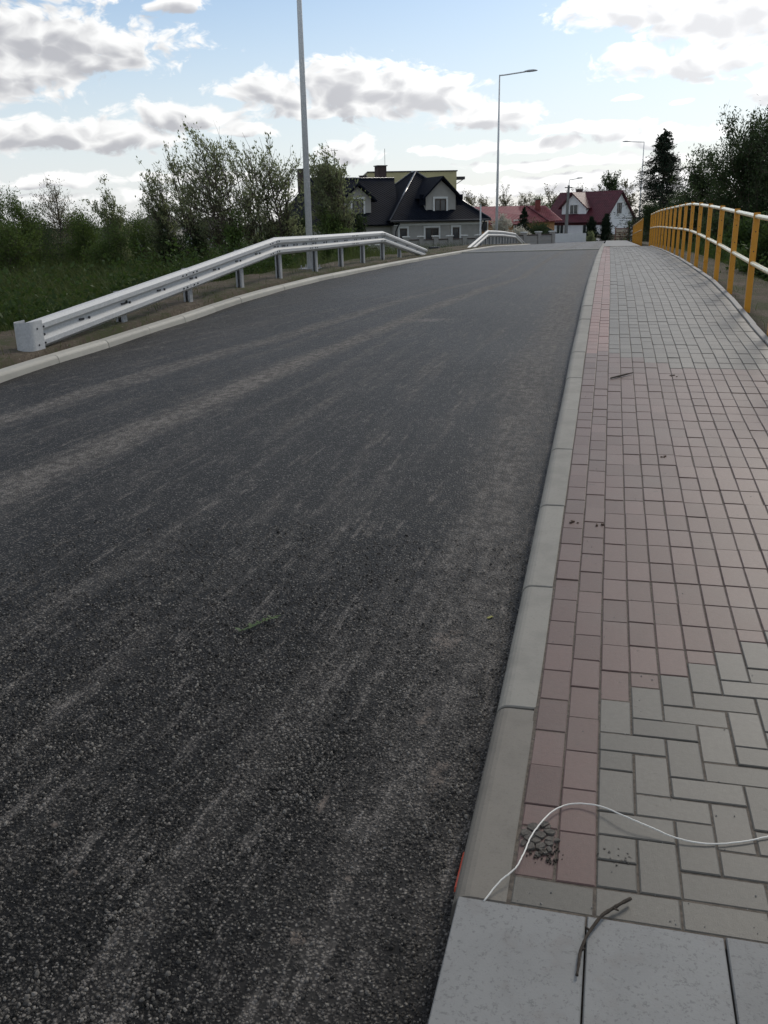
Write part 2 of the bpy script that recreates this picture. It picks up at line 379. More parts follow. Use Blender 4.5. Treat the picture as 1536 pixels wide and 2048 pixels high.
MA = m_asphalt('asphalt'); MA2 = m_asphalt('old_asphalt', .8, (.10, .098, .095)); MAGG = m_aggregate()
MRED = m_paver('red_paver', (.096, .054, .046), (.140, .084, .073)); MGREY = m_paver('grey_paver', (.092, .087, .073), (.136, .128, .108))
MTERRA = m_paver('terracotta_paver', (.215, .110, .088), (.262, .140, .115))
MKERB = m_concrete('kerb_concrete', (.245, .232, .200), .42, .28); MKERBL = m_concrete('kerb_concrete_pale', (.42, .40, .345), .2)
MSLAB = m_concrete('slab_concrete', (.212, .213, .205), .22, .62)
MEDGE = m_concrete('edging_concrete', (.25, .24, .225), .3)
MSAND = simple('joint_sand', (.115, .096, .076), .95, 0, .35, 60, .5)
MGROUND = m_ground()
def m_galv(name, k):
    m, n = material(name); p = pos(n); a = n.noise(p, 7, 4, .6); v = n.xyz(n.voro(p, 55, 'Color'))[0]
    c = n.mix(v, tuple(k*q for q in (.60, .61, .61)), tuple(k*q for q in (.74, .75, .745)))
    finish(n, n.mix(n.ramp(a, .5, .8, 0, .3), c, (.40, .40, .40)), n.ramp(v, 0, 1, .55, .70), a, .05, .005, .2, .4); return m
MGALV = m_galv('galvanised_steel', .70); MPOST = m_galv('post_steel', .5)
MDARK = simple('dark_metal', (.03, .03, .035), .5, .3)
MYEL = simple('yellow_paint', (.62, .265, .014), .32, 0, .06, 9, 0, .5)
MYELR = simple('yellow_paint_sunlit', (.86, .76, .48), .16, 0, .05, 9, 0, .6)  # yellow lightened to cream; sun glint and sky reflection put into the colour
MPOLE = m_galv('lamp_steel', 1.0)
MLAMP = simple('lamp_housing', (.42, .43, .44), .4, .3)
MGLASS = simple('window_glass', (.025, .03, .035), .12, 0, .2, 1, 0, .7)
MWHITE = simple('white_paint', (.72, .72, .70), .5, 0, .04, 3)
MCABLE = simple('white_cable', (.70, .68, .62), .4, 0, .05, 30)
MBARK = simple('bark', (.085, .068, .05), .9, 0, .35, 25, .6)
MTWIG = simple('twig_bark', (.05, .038, .027), .85, 0, .4, 90, .6)
MMUD = simple('dried_mud', (.15, .135, .115), .95, 0, .3, 90, .8)
MORANGE = simple('orange_plastic', (.50, .06, .02), .45, 0, .08, 20)
MPEB = simple('pebble', (.25, .235, .21), .9, 0, .5, 120, .4)

# ------------------------------------------------------------------ ground, road
xs = np.unique(np.concatenate([np.linspace(-500, -60, 12), np.linspace(-60, -14, 47), np.arange(-14, -5.4, .2), [-5.48, -5.47], np.arange(-5, 1.7, 1.0), [1.75, 1.76], np.arange(1.8, 8, .2), np.linspace(8, 60, 50), np.linspace(60, 500, 12)]))
ys = np.unique(np.concatenate([np.linspace(-60, -4, 15), np.arange(-4, 36, .35), np.arange(36, 120, 1.2), np.linspace(120, 900, 20)]))
tag(link('ground', grid_mesh('ground', xs, ys, ground_z, MGROUND)), kind='structure')
xs = np.linspace(XL-.01, XR+.02, 40); ys = np.arange(-4, 33.7, .12)
def rz(x, y): return road_z(x, y) + .006*np.sin(x*2.3+y*.8)*np.sin(y*1.7)
road = tag(link('road', grid_mesh('road', xs, ys, rz, MA)), kind='structure')
xs = np.linspace(XL-.01, XR+.02, 24); ys = np.arange(33.9, 112, .8)
tag(link('far_road', grid_mesh('far_road', xs, ys, lambda x, y: road_z(x, y)+.035, MA2)), kind='structure')
mb = MB()
for i in range(5):
    x0 = XL+.01+i*(XR-XL-.02)/5; x1 = x0+(XR-XL-.02)/5-.01
    zs = [float(road_z(np.array(q), 33.8)) for q in (x0, x1)]
    mb.hexa([(x0,33.7,zs[0]-.2),(x1,33.7,zs[1]-.2),(x1,33.9,zs[1]-.2),(x0,33.9,zs[0]-.2)], [(x0,33.7,zs[0]+.045),(x1,33.7,zs[1]+.045),(x1,33.9,zs[1]+.045),(x0,33.9,zs[0]+.045)])
strip = empty('cross_kerb'); tag(strip, kind='structure')
mb.build('joint_stone', MKERBL, strip)

# the stones of the open-textured surface, as far as they can be told apart
def road_stones():
    rg = np.random.default_rng(77); c = .0102
    gx, gy = np.meshgrid(np.arange(-2.75, XR-.012, c), np.arange(-.62, 2.75, c)); x = gx.ravel(); y = gy.ravel()
    x = x+rg.uniform(-.5, .5, len(x))*c; y = y+rg.uniform(-.5, .5, len(y))*c
    P3 = np.stack([x, y, road_z(x, y)], 1)-CAM; zc = P3@_fw; u = 768+FPX*(P3@_rt)/zc; v = 1024-FPX*(P3@_up)/zc
    def vn(a, b, f, sd):                         # cheap value noise for clusters
        r = np.random.default_rng(sd).random((64, 64)); X, Y = a*f, b*f; i, j = np.floor(X).astype(int), np.floor(Y).astype(int); fx, fy = X-i, Y-j; fx = fx*fx*(3-2*fx); fy = fy*fy*(3-2*fy)
        g_ = lambda q, w_: r[q % 64, w_ % 64]
        return (g_(i, j)*(1-fx)+g_(i+1, j)*fx)*(1-fy)+(g_(i, j+1)*(1-fx)+g_(i+1, j+1)*fx)*fy
    cl = .45*vn(x, y*.3, 6, 1)+.35*vn(x, y*.4, 16, 2)+.2*vn(x, y, 35, 3)
    keep = (zc > .3) & (u > -30) & (u < 1250) & (v > 1030) & (v < 2080) & (rg.random(len(x)) < .42+.75*cl) & (rg.random(len(x)) < np.clip((v-1010)/520, .04, 1))
    x, y, cl = x[keep], y[keep], cl[keep]; n = len(x); k = 5
    s_ = rg.gamma(5, .00080, n).clip(.0018, .0085)*(.8+.5*cl); th = rg.uniform(0, 6.28, n); asp = rg.uniform(.62, 1.0, n)
    a = np.arange(k)*2*np.pi/k; rad = rg.uniform(.78, 1.15, (n, k))
    lx, ly = np.cos(a)*rad, np.sin(a)*rad*asp[:, None]; ct, st = np.cos(th)[:, None], np.sin(th)[:, None]
    ox, oy = lx*ct-ly*st, lx*st+ly*ct; z0 = rz(x, y)
    tx, ty = rg.normal(size=(n, 1))*.22, rg.normal(size=(n, 1))*.22; h = s_*rg.uniform(.35, .80, n)
    R0 = np.stack([x[:, None]+ox*s_[:, None], y[:, None]+oy*s_[:, None], np.broadcast_to((z0-.002)[:, None], ox.shape)], -1)
    t = .62; R1 = np.stack([x[:, None]+ox*s_[:, None]*t, y[:, None]+oy*s_[:, None]*t, (z0+h)[:, None]+(ox*tx+oy*ty)*s_[:, None]], -1)
    V = np.concatenate([R0, R1], 1).reshape(-1, 3); i = np.arange(n)[:, None]*2*k; j = np.arange(k)[None]
    F = np.stack([i+j, i+(j+1) % k, i+k+(j+1) % k, i+k+j], -1).reshape(-1, 4)
    tint = np.clip(rg.beta(1.3, 2.0, n)*(.45+1.15*cl), 0, 1)
    F = np.concatenate([F[:, [0, 1, 2]], F[:, [0, 2, 3]]])
    b = i[:, 0]+k; caps = np.concatenate([np.stack([b, b+q, b+q+1], 1) for q in (1, 2, 3)])
    tq = np.repeat(tint, k)
    o = link('road_stones', npmesh('road_stones', V, np.concatenate([F, caps]), MAGG, np.concatenate([tq, tq, tint, tint, tint])), road); tag(o, kind='stuff')
road_stones()

# ------------------------------------------------------------------ kerbs
def slope(fn, y): return math.atan((float(fn(y+.3))-float(fn(y-.3)))/.6)
def kerb_mesh(name, side, L, mat, top=.15, up=.30):
    """side -1: face towards -x with a rounded arris; +1: face towards +x"""
    pr = [(0, -up), (0, -.006), (.006, 0)] if False else None
    pts = [(0, -up), (0, -.004), (-.004, 0), (-.095, 0)]
    for k in range(1, 6):
        t = k/5*math.pi/2; pts.append((-.095-.045*math.sin(t), -.045+.045*math.cos(t)))
    pts += [(-.15, -.13), (-.15, -up)]
    pts = [(p*(1 if side < 0 else -1), q) for p, q in pts]
    g = .003; ch = .004
    mb = MB(); n = len(pts); c = (sum(p for p, q in pts)/n, sum(q for p, q in pts)/n)
    rings = [(-L/2+g, .965), (-L/2+g+ch, 1.0), (L/2-g-ch, 1.0), (L/2-g, .965)]
    for (yy, s) in rings:
        for (p, q) in pts: mb.v.append((p, yy, q if s == 1.0 else q-(.004 if q > -.1 else 0)))
    for i in range(3):
        for k in range(n): mb.f.append((i*n+k, i*n+(k+1)%n, (i+1)*n+(k+1)%n, (i+1)*n+k)); mb.mi.append(0)
    mb.f.append(tuple(range(n-1, -1, -1))); mb.f.append(tuple(3*n+k for k in range(n))); mb.mi += [0, 0]
    if side > 0: mb.f = [f[::-1] for f in mb.f]
    me = mb.mesh(name, mat); return me
kr = empty('right_kerb'); tag(kr, kind='structure'); kl = empty('left_kerb'); tag(kl, kind='structure')
KM = kerb_mesh('kerb_stone', -1, 1.0, MKERB); KM0 = kerb_mesh('kerb_stone', -1, 1.0, m_concrete('kerb_concrete_muddy', (.170, .155, .130), .4, .3)); KML = kerb_mesh('kerb_stone', 1, 1.0, MKERBL)
y = .085+.468
stations = [.553]+[1.53+k for k in range(0, 46)]
for i, yc in enumerate(stations):
    o = link('kerb_stone', KM, kr); o.location = (-.003+random.uniform(-.002, .002), yc, float(prof(yc))+random.uniform(-.002, .002))
    o.rotation_euler = (slope(prof, yc), random.uniform(-.006, .006), random.uniform(-.002, .002))
    if i == 0: o.data = KM0; o.scale = (1, .94, 1)
for k in range(0, 70):
    yc = -3.0+k
    o = link('kerb_stone', KML, kl); o.location = (XL-.15+random.uniform(-.002, .002), yc, float(profL(yc)))
    o.rotation_euler = (slope(profL, yc), 0, random.uniform(-.002, .002))

# ------------------------------------------------------------------ pavement of blocks
pav = link('pavement', grid_mesh('pavement', np.array([-.01, .8, 1.69]), np.arange(.05, 34.6, .2), lambda x, y: prof(y)-.0034+0*x, MSAND)); tag(pav, kind='structure')
P = .105
def block_mesh(name, lx, ly, mat):
    mb = MB(); c = .0036; d = .0026; a, b = lx/2, ly/2
    lv = [(a, b, -.06), (a, b, -d), (a-c, b-c, 0)]
    for (p, q, z) in lv: mb.v += [(-p,-q,z),(p,-q,z),(p,q,z),(-p,q,z)]
    for i in (0, 4):
        for k in range(4): mb.f.append((i+k, i+(k+1)%4, i+4+(k+1)%4, i+4+k)); mb.mi.append(0)
    mb.f.append((8,9,10,11)); mb.mi.append(0)
    return mb
blocks = []                                       # xc, yc, lx, ly, red?
def blk(x0, x1, y0, y1, red):
    g = .0023
    if x1-x0 > .03 and y1-y0 > .03: blocks.append(((x0+x1)/2, (y0+y1)/2, x1-x0-2*g, y1-y0-2*g, red))
Y0 = .085; YH = Y0+P
x = .0
while x < 1.67:
    x2 = min(x+2*P*.985, 1.68)
    blk(x, x2, Y0, YH, False); x = x2
# the two red columns beside the kerb
for cidx in range(2):
    y = YH; first = [.203, .1][cidx]
    seq = ([.203, .1] + [.203]*400) if cidx == 0 else ([.203]*400)
    for s in seq:
        if y > 34.4: break
        s = s*random.uniform(.985, 1.015); blk(cidx*P, (cidx+1)*P, y, y+s, True); y += s
# herringbone patch, its edge stepping back one row for each column
NC = 14; X0 = 2*P; J0 = 9
def in_h(i, j): return 0 <= i < NC and 0 <= j < J0+i
done = set()
for i in range(-2, NC+2):
    for j in range(-2, J0+NC+3):
        mth = (i-j+2) % 4
        if mth == 0: cells = [(i, j), (i+1, j)]
        elif mth == 3: cells = [(i, j), (i, j+1)]
        else: continue
        ok = [c for c in cells if in_h(*c)]
        if not ok: continue
        i0, j0 = ok[0]; i1, j1 = ok[-1]
        blk(X0+i0*P, X0+(i1+1)*P, YH+j0*P, YH+(j1+1)*P, False)
# red field in columns, then grey columns to the far end
for i in range(NC):
    y = YH+(J0+i)*P; end = max(6.95-.1*i, 6.40+.01*(i-6)); k = 0
    while y < 34.4:
        s = .203*random.uniform(.985, 1.015)
        if k == 0 and i % 2: s = .102
        blk(X0+i*P, X0+(i+1)*P, y, y+s, y+s*.5 < end); y += s; k += 1
def seen(x, y):
    d = np.array([x, y, float(prof(y))])-CAM; z = d@_fw
    u, v = 768+FPX*(d@_rt)/z, 1024-FPX*(d@_up)/z
    return z, -40 < u < 1576 and -40 < v < 2088
def score(b):
    z, ok = seen(b[0], b[1]); return (b[2]*b[3]/z**3 if ok else -1) if z > .2 else -1
order = sorted(range(len(blocks)), key=lambda i: -score(blocks[i]))
near = set(order[:300]); cache = {}
rest = [MB(), MB(), MB()]
for i, (xc, yc, lx, ly, red) in enumerate(blocks):
    zc = float(prof(yc))+random.uniform(-.0022, .0018); rx = slope(prof, yc)+random.uniform(-.008, .008); ry = random.uniform(-.008, .008); rzz = random.uniform(-.007, .007)
    if i in near:
        key = (round(lx, 2), round(ly, 2), red and (2 if yc > 7.05 else 1))
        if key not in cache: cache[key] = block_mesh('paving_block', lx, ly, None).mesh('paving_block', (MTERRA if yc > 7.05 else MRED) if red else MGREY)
        o = link('paving_block', cache[key], pav); o.location = (xc+random.uniform(-.0012, .0012), yc, zc); o.rotation_euler = (rx, ry, rzz)
    else:
        b = block_mesh('b', lx, ly, None); sx, sy = math.tan(ry), math.tan(rx)
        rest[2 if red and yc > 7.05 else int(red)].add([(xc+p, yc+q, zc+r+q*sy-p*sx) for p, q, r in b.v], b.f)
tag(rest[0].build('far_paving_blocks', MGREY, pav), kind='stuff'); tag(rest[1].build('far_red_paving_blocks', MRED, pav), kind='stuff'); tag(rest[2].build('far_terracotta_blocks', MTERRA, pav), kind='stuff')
# three pale slabs in front, running out of the picture
SW = .318
for k in range(5):
    for r in range(3):
        x0 = -.132+k*SW; y1 = Y0-.006-r*.5; mb = MB(); a, b, c = (SW-.0045)/2, .248, .003
        for (p, q, z) in [(a, b, -.07), (a, b, -.004), (a-c, b-c, 0)]: mb.v += [(-p,-q,z),(p,-q,z),(p,q,z),(-p,q,z)]
        for i in (0, 4):
            for kk in range(4): mb.f.append((i+kk, i+(kk+1)%4, i+4+(kk+1)%4, i+4+kk)); mb.mi.append(0)
        mb.f.append((8,9,10,11)); mb.mi.append(0)
        o = mb.build('paving_slab', MSLAB, pav); o.location = (x0+SW/2, y1-.25, .004+random.uniform(-.002, .002)); o.rotation_euler = (random.uniform(-.004, .004), random.uniform(-.004, .004), random.uniform(-.003, .003)-.012)
mb = MB().add([(-.10,-1.6,-.02),(1.7,-1.6,-.02),(1.7,.1,-.02),(-.10,.1,-.02),(-.10,-1.6,-.3),(1.7,-1.6,-.3),(1.7,.1,-.3),(-.10,.1,-.3)], [(0,1,2,3),(0,3,7,4)])
mb.build('slab_bed', MSAND, pav)
# edging along the right side
ed = empty('edging_kerb'); tag(ed, kind='structure')
mb = MB(); pr = [(0, -.2), (0, -.006), (.006, 0), (.064, 0), (.07, -.006), (.07, -.2)]
mb.sweep(pr, [(0, -.497, 0), (0, .497, 0)], [((1,0,0),(0,0,1))]*2, closed=True, caps=True)
mb.f = [f[::-1] for f in mb.f]
EM = mb.mesh('edging_stone', MEDGE)
for k in range(36):
    yc = -.8+k; o = link('edging_stone', EM, ed); o.location = (1.686+random.uniform(-.004, .004), yc, float(prof(yc))+.018+random.uniform(-.004, .004))
    o.rotation_euler = (slope(prof, yc), 0, random.uniform(-.004, .004))

# ------------------------------------------------------------------ guardrails
WPROF = [(0, 0), (.028, -.012), (.070, -.045), (.070, -.095), (.015, -.135), (.015, -.175), (.070, -.215), (.070, -.265), (.028, -.298), (0, -.31)]
def wprofile():
    out_ = []
    n = len(WPROF)
    for i in range(n-1):
        a, b = WPROF[i], WPROF[i+1]
        for t in (0, .5): out_.append((a[0]+(b[0]-a[0])*t, a[1]+(b[1]-a[1])*t))
    return out_+[WPROF[-1]]
def path_z(path, y): return float(np.interp(y, [p[0] for p in path], [p[1] for p in path]))
def guardrail(label, X, path, splits, posts, ground, near_cap=True, detail=True):
    g = empty('guardrail', (X, splits[0], float(ground(splits[0])))); off = Vector(g.location)
    tag(g, label, 'guardrail', 'steel guardrails on the left of the road')
    pr = wprofile()
    for a, b in zip(splits[:-1], splits[1:]):
        ysx = sorted(set([a-.08, b]+[p[0] for p in path if a < p[0] < b])); 
        lift = .004 if splits.index(a) % 2 else 0
        pts = [(X+lift, q, path_z(path, q)) for q in ysx]
        mb = MB(); fr = [((1, 0, 0), (0, 0, 1))]*len(pts)
        loop = pr+[(p-.004, q) for p, q in pr[::-1]]
        mb.sweep(loop, [Vector(p)-off for p in pts], fr, closed=True, caps=True)
        rail = mb.build('rail', MGALV, g)
        if detail:
            bm_ = MB()
            ends = [a+.02, a+.14, b-.32, b-.2]
            for yb in ends:
                for zz in (-.07, -.24):
                    c = Vector((X+.075+lift, yb, path_z(path, yb)+zz))-off; bm_.tube([c-Vector((.01, 0, 0)), c+Vector((.008, 0, 0))], .011, 6)
            for yb in [a+.05, (a+b)/2, a+(b-a)*.25, a+(b-a)*.75]:
                c = Vector((X+.02+lift, yb, path_z(path, yb)-.155))-off
                bm_.box(c, (.012, .10, .022)); bm_.box(c+Vector((.004, .16, 0)), (.012, .03, .03))
            tag(bm_.build('bolts', MDARK, rail), kind='stuff')
    for yp in posts:
        zt = path_z(path, yp)-.02; zb = float(ground(yp))-.3; t = .006
        if zt-zb < .35: continue
        c = Vector((X-.075, yp, 0))-Vector((off.x, off.y, 0)); prof_ = [(-.06,-.05),(-.06,.05),(.06,.05),(.06,-.05),(.06,-.05+.03),(.054,-.02),(.054,.044),(-.054,.044),(-.054,-.02),(-.06,-.02)]
        # C-shaped post, open towards the driver
        cp = [(-.05,-.05),(-.05,.05),(.05,.05),(.05,-.05),(.022,-.05),(.022,-.044),(.044,-.044),(.044,.044),(-.044,.044),(-.044,-.044),(-.022,-.044),(-.022,-.05)]
        mb = MB(); mb.sweep(cp, [c+Vector((0, 0, zb-off.z)), c+Vector((0, 0, zt-off.z))], [((1,0,0),(0,1,0))]*2, closed=True, caps=True)
        ps = mb.build('post', MPOST, g)
        mb = MB(); mb.box(c+Vector((.065, 0, zt-.15-off.z)), (.05, .06, .16)); mb.build('spacer', MPOST, ps)
    if near_cap:
        ya, za = path[0]; n = 22; pts = []; rr = .10
        for k in range(n+1):
            t = k/n*math.pi; pts.append((X+.078-rr+rr*math.cos(t), ya-.03-.13*math.sin(t)))
        pts = [(X+.079, ya+.12)]+pts+[(X+.078-2*rr, ya+.10)]
        mb = MB(); o = 0; k2 = len(pts)
        for q, (px_, py_) in enumerate(pts):
            nx, ny = (pts[min(q+1, k2-1)][1]-pts[max(q-1, 0)][1], -(pts[min(q+1, k2-1)][0]-pts[max(q-1, 0)][0])); l_ = math.hypot(nx, ny); nx, ny = nx/l_*.006, ny/l_*.006
            for (a_, zz) in ((0, za+.012), (1, za+.012), (1, za-.40), (0, za-.40)):
                mb.v.append(tuple(Vector((px_+nx*a_, py_+ny*a_, zz+(py_-ya)*.02))-off))
        for k in range(k2-1):
            for j in range(4): mb.f.append((k*4+j, k*4+(j+1)%4, (k+1)*4+(j+1)%4, (k+1)*4+j)); mb.mi.append(0)
        mb.build('end_cap', MGALV, g, smooth=False)
    return g
PATH1 = [(6.62, .665), (10.5, 1.015), (14.15, 1.352), (16.4, 1.342), (22.4, 1.33), (28.6, .66)]
guardrail('long silver guardrail with a rounded nose, beside the near lamp post', -5.72, PATH1, [6.62, 10.5, 14.05, 16.3, 19.5, 22.3, 28.4], [8.65, 10.6, 12.6, 14.5, 16.7, 18.65, 20.6, 22.7, 24.8], lambda y: ground_z(-5.8, y))
PATH2 = [(37.5, .36), (44.8, 1.02), (52, .86), (59, .62), (67.5, -.3)]
guardrail('short distant guardrail beyond the crest of the road, in front of the red roofed house', -5.75, PATH2, [37.6, 41, 44.8, 48.5, 52, 55.5, 59, 67.3], [41.5, 43, 44.8, 46.3, 47.8, 49.3, 50.8, 52.3, 53.8, 55.3, 57, 59, 61], lambda y: ground_z(-5.8, y), False, False)

# ------------------------------------------------------------------ yellow railings
def rail_run(label, X, ysp, topz, midz, basez):
    g = empty('pedestrian_railing', (X, ysp[0], basez(ysp[0]))); off = Vector(g.location)
    tag(g, label, 'railing', 'yellow pedestrian railings')
    for i, yp in enumerate(ysp):
        mb = MB(); c = .009
        zb, zt = basez(yp)-.35, topz(yp)+.012; a, b = .034, .034
        ring = [(-a+c,-b),(a-c,-b),(a,-b+c),(a,b-c),(a-c,b),(-a+c,b),(-a,b-c),(-a,-b+c)]
        mb.sweep(ring, [Vector((X, yp, zb))-off, Vector((X, yp, zt))-off], [((1,0,0),(0,1,0))]*2, closed=True, caps=True)
        ps = mb.build('post', MYEL, g)
        for zz in (.20, .42):
            if yp > 20: continue
            cpt = Vector((X, yp-b, topz(yp)-zz))-off; MB().tube([cpt+Vector((0, .002, 0)), cpt-Vector((0, .002, 0))], .008, 6).build('bolt_hole', MDARK, ps)
        if i+1 < len(ysp):
            y2 = ysp[i+1]
            for fn, nm in ((topz, 'top_rail'), (midz, 'middle_rail')):
                z1, z2 = fn(yp)-.03, fn(y2)-.03; mb = MB()
                pts = [(X-.002, yp+.03, z1), (X-.002, yp+.07, z1+(z2-z1)*.03), (X-.002, y2-.07, z2-(z2-z1)*.03), (X-.002, y2-.03, z2)]
                mb.tube([Vector(p)-off for p in pts], .027, 10); o = mb.build(nm, MYELR, g, smooth=True)
    return g
YT = [(8, 1.565), (9.8, 1.61), (11.57, 1.664), (13.2, 1.715), (15, 1.762), (16.8, 1.805), (18.6, 1.836), (20.3, 1.84), (22.3, 1.828), (25.8, 1.806), (31, 1.768), (35.2, 1.70), (42, 1.55)]
topz = lambda y: float(np.interp(y, [p[0] for p in YT], [p[1] for p in YT]))
base = lambda y: float(ground_z(1.80, y))
posts = [6.3+1.752*k for k in range(19)]
rail_run('long yellow railing along the right side of the pavement', 1.80, posts, topz, lambda y: topz(y)-.52, base)
t2 = lambda y: float(np.interp(y, [46, 64], [1.46, .92]))
rail_run('short far yellow railing past the gap, beside the white house', 1.76, [46.5+1.75*k for k in range(11)], t2, lambda y: t2(y)-.52, lambda y: t2(y)-1.17)
# narrow paved strip that carries on beyond the gap
xs = np.array([-.0, .7, 1.35]); tag(link('far_pavement', grid_mesh('far_pavement', xs, np.arange(34.7, 66, .5), lambda x, y: prof(y)+.01+0*x, MGREY)), kind='structure')

# ------------------------------------------------------------------ lamp posts
def lamp(label, base, H, arm, r0=.085, detail=True):
    g = empty('street_lamp', base); tag(g, label, 'street lamp', 'galvanised street lamps')
    mb = MB(); mb.tube([(0,0,.0), (0,0,H*.5), (0,0,H)], [r0, r0*.72, r0*.42], 12); mb.build('pole', MPOLE, g, smooth=True)
    mb = MB(); mb.box((0,0,.01), (.42,.42,.025))
    for a in (-1, 1):
        for b in (-1, 1): mb.tube([(a*.16,b*.16,.02),(a*.16,b*.16,.09)], .016, 6)
    mb.build('base_plate', MPOST, g)
    if arm:
        ax = Vector(arm); mb = MB(); mb.tube([(0,0,H-.03), Vector((0,0,H-.03))+ax*.2+Vector((0,0,.0)), Vector((0,0,H+.03))+ax], .035, 8); mb.build('arm', MPOLE, g)
        d = ax.normalized(); s = d.cross(Vector((0,0,1))); c = Vector((0,0,H+.03))+ax; mb = MB()
        prof_ = [(-.08,.045,.04),(.0,.07,.06),(.15,.13,.085),(.4,.14,.085),(.58,.10,.055),(.64,.04,.02)]
        for (t, wd, hh) in prof_:
            for (p, q) in ((-1,-.25),(-.8,.7),(0,1),(.8,.7),(1,-.25),(0,-.4)): mb.v.append(tuple(c+d*t+s*(p*wd)+Vector((0,0,q*hh))))
        for i in range(len(prof_)-1):
            for k in range(6): mb.f.append((i*6+k, i*6+(k+1)%6, (i+1)*6+(k+1)%6, (i+1)*6+k)); mb.mi.append(0)
        mb.f.append((5,4,3,2,1,0)); mb.f.append(tuple(30+k for k in range(6))); mb.mi += [0, 0]
        mb.build('lamp_head', MLAMP, g, smooth=True)
    return g
lamp('tall near lamp post standing behind the guardrail, its top out of view', (-6.27, 17.85, .60), 9.0, (1.4, 0, .08), .078)
lamp('tall lamp with its arm to the right, behind the distant guardrail', (-6.0, 50.8, float(ground_z(-6, 50.8))), 8.85-float(ground_z(-6, 50.8)), tuple(_rh*1.38+np.array([0, 0, .10])))
b3 = at(1278, 437, 90); b3[2] = -.8
lamp('distant lamp with its arm to the left, in front of the tall spruce', tuple(b3), 8.9, tuple(-_rh*1.40), .08)
# ---- far service poles
p = at(961, 437, 66); p[2] = -.95; g = empty('metal_post', tuple(p)); tag(g, 'thin bare metal post in front of the orange house corner', 'post')
MB().tube([(0,0,0),(0,0,3.4)], [.075,.05], 8).build('pole', MPOLE, g); MB().tube([(0,0,3.4),(0,0,3.46)], .06, 8).build('cap', MPOST, g)
p = at(1133, 437, 112); p[2] = -.95; g = empty('utility_pole', tuple(p)); tag(g, 'grey concrete utility pole with a small lamp, beside the white house', 'utility pole')
MB().tube([(0,0,0),(.1,0,6.0)], [.22,.13], 8).build('pole', simple('pole_concrete', (.20,.20,.19), .8), g)
MB().tube([(.1,0,5.6),(.15,0,6.6),(1.3,0,6.75)], .045, 6).build('arm', MPOLE, g); MB().box((1.35,0,6.78), (.6,.22,.12)).build('lamp_head', MLAMP, g)
MB().box((.1,-.02,5.75), (.9,.1,.1)).build('crossarm', MDARK, g)

# ------------------------------------------------------------------ buildings
MROOFD = m_tiles('dark_glazed_roof', (.007, .009, .015), .30, .34, .72, .03, .05)
MROOFR = m_tiles('red_sheet_roof', (.25, .062, .068), .42, .5, .5, .04); MROOFB = m_tiles('burgundy_roof', (.085, .014, .022), .35, .4, .5, .04)
MGWALL = simple('grey_render', (.36, .345, .315), .85, 0, .06, 3, .15); MWWALL = simple('white_render', (.80, .80, .80), .85, 0, .04, 2, .1)
MOWALL = simple('orange_render', (.50, .27, .13), .85, 0, .08, 2, .1); MYWALL = simple('yellow_render', (.50, .45, .25), .85, 0, .05, 1, .1)
MTRIM = simple('white_trim', (.66, .66, .63), .6, 0, .04, 3); MFRAME = simple('brown_frame', (.05, .035, .028), .5)
MCHIM = simple('dark_brick', (.07, .05, .045), .9, 0, .3, 12, .4); MGUT = simple('gutter', (.03, .03, .034), .4)
MFENCE = m_concrete('fence_concrete', (.36, .34, .31), .35); MCURT = simple('curtain', (.42, .42, .40), .9)
def window(parent, x, y, z0, z1, wd, trim=MTRIM, facing=-1, nm='window', mull=1, tw=.14, axis='x'):
    """window in a wall that faces local -y (axis x) or +x (axis y)"""
    h = z1-z0; zc = (z0+z1)/2
    def B(mb, a, c, d, depth, proud):
        if axis == 'x': return mb.box((x+a, y-proud-depth/2, c), (d[0], depth, d[1]))
        return mb.box((x+proud+depth/2, y+a, c), (depth, d[0], d[1]))
    mb = MB(); B(mb, 0, zc, (wd, h), .02, .005); o = mb.build(nm, MGLASS, parent)
    mb = MB()
    for s in (-1, 1): B(mb, s*(wd/2-.04), zc, (.08, h), .05, .01)
    B(mb, 0, z0+.04, (wd-.17, .08), .05, .01); B(mb, 0, z1-.04, (wd-.17, .08), .05, .01)
    for k in range(mull): B(mb, (k+1)*wd/(mull+1)-wd/2, zc, (.09, h-.17), .045, .01)
    mb.build('frame', MFRAME, o)
    if trim:
        mb = MB()
        for s in (-1, 1): B(mb, s*(wd/2+tw/2+.003), zc+.02, (tw, h+.04), .07, .002)
        B(mb, 0, z1+tw/2+.045, (wd+2*tw+.006, tw), .07, .002)
        mb.build('surround', trim, o)
    mb = MB(); B(mb, 0, z0-.04, (wd+.2, .06), .12, .002); mb.build('sill', MGUT if trim else MTRIM, o)
    return o
def base_at(u, D, z): p = at(u, 437, D); return (p[0], p[1], z)
# --- house with the dark glazed roof
g = empty('dark_roof_house', base_at(780, 71.4, -1.0), YAW+R(22)); tag(g, 'grey house with dark glazed hipped roof and front gable dormer', 'house')
W, DP, EZ = 8.7, 10.2, 2.50; A1, A2 = (4.35, 4.8, 6.22), (4.35, 5.6, 6.22)
mb = MB(); mb.box((W/2, DP/2, 1.3), (W-1.0, DP-1.0, 2.6)); mb.build('wall', MGWALL, g)
mb = MB(); mb.box((W/2, .47, 2.2), (W-.99, .06, .14)); mb.build('wall_band', MTRIM, g)
fl, fr_, br, bl = (0,0,EZ), (W,0,EZ), (W,DP,EZ), (0,DP,EZ)
rf = MB().slab([fl, fr_, A1], .12).slab([fr_, br, A2, A1], .12).slab([br, bl, A2], .12).slab([bl, fl, A1, A2], .12).build('roof', MROOFD, g)
cap = MB()
for a, b in ((fl, A1), (fr_, A1), (br, A2), (bl, A2), (A1, A2)):
    a, b = Vector(a)+Vector((0,0,.03)), Vector(b)+Vector((0,0,.03)); cap.tube([a, b], .075, 6)
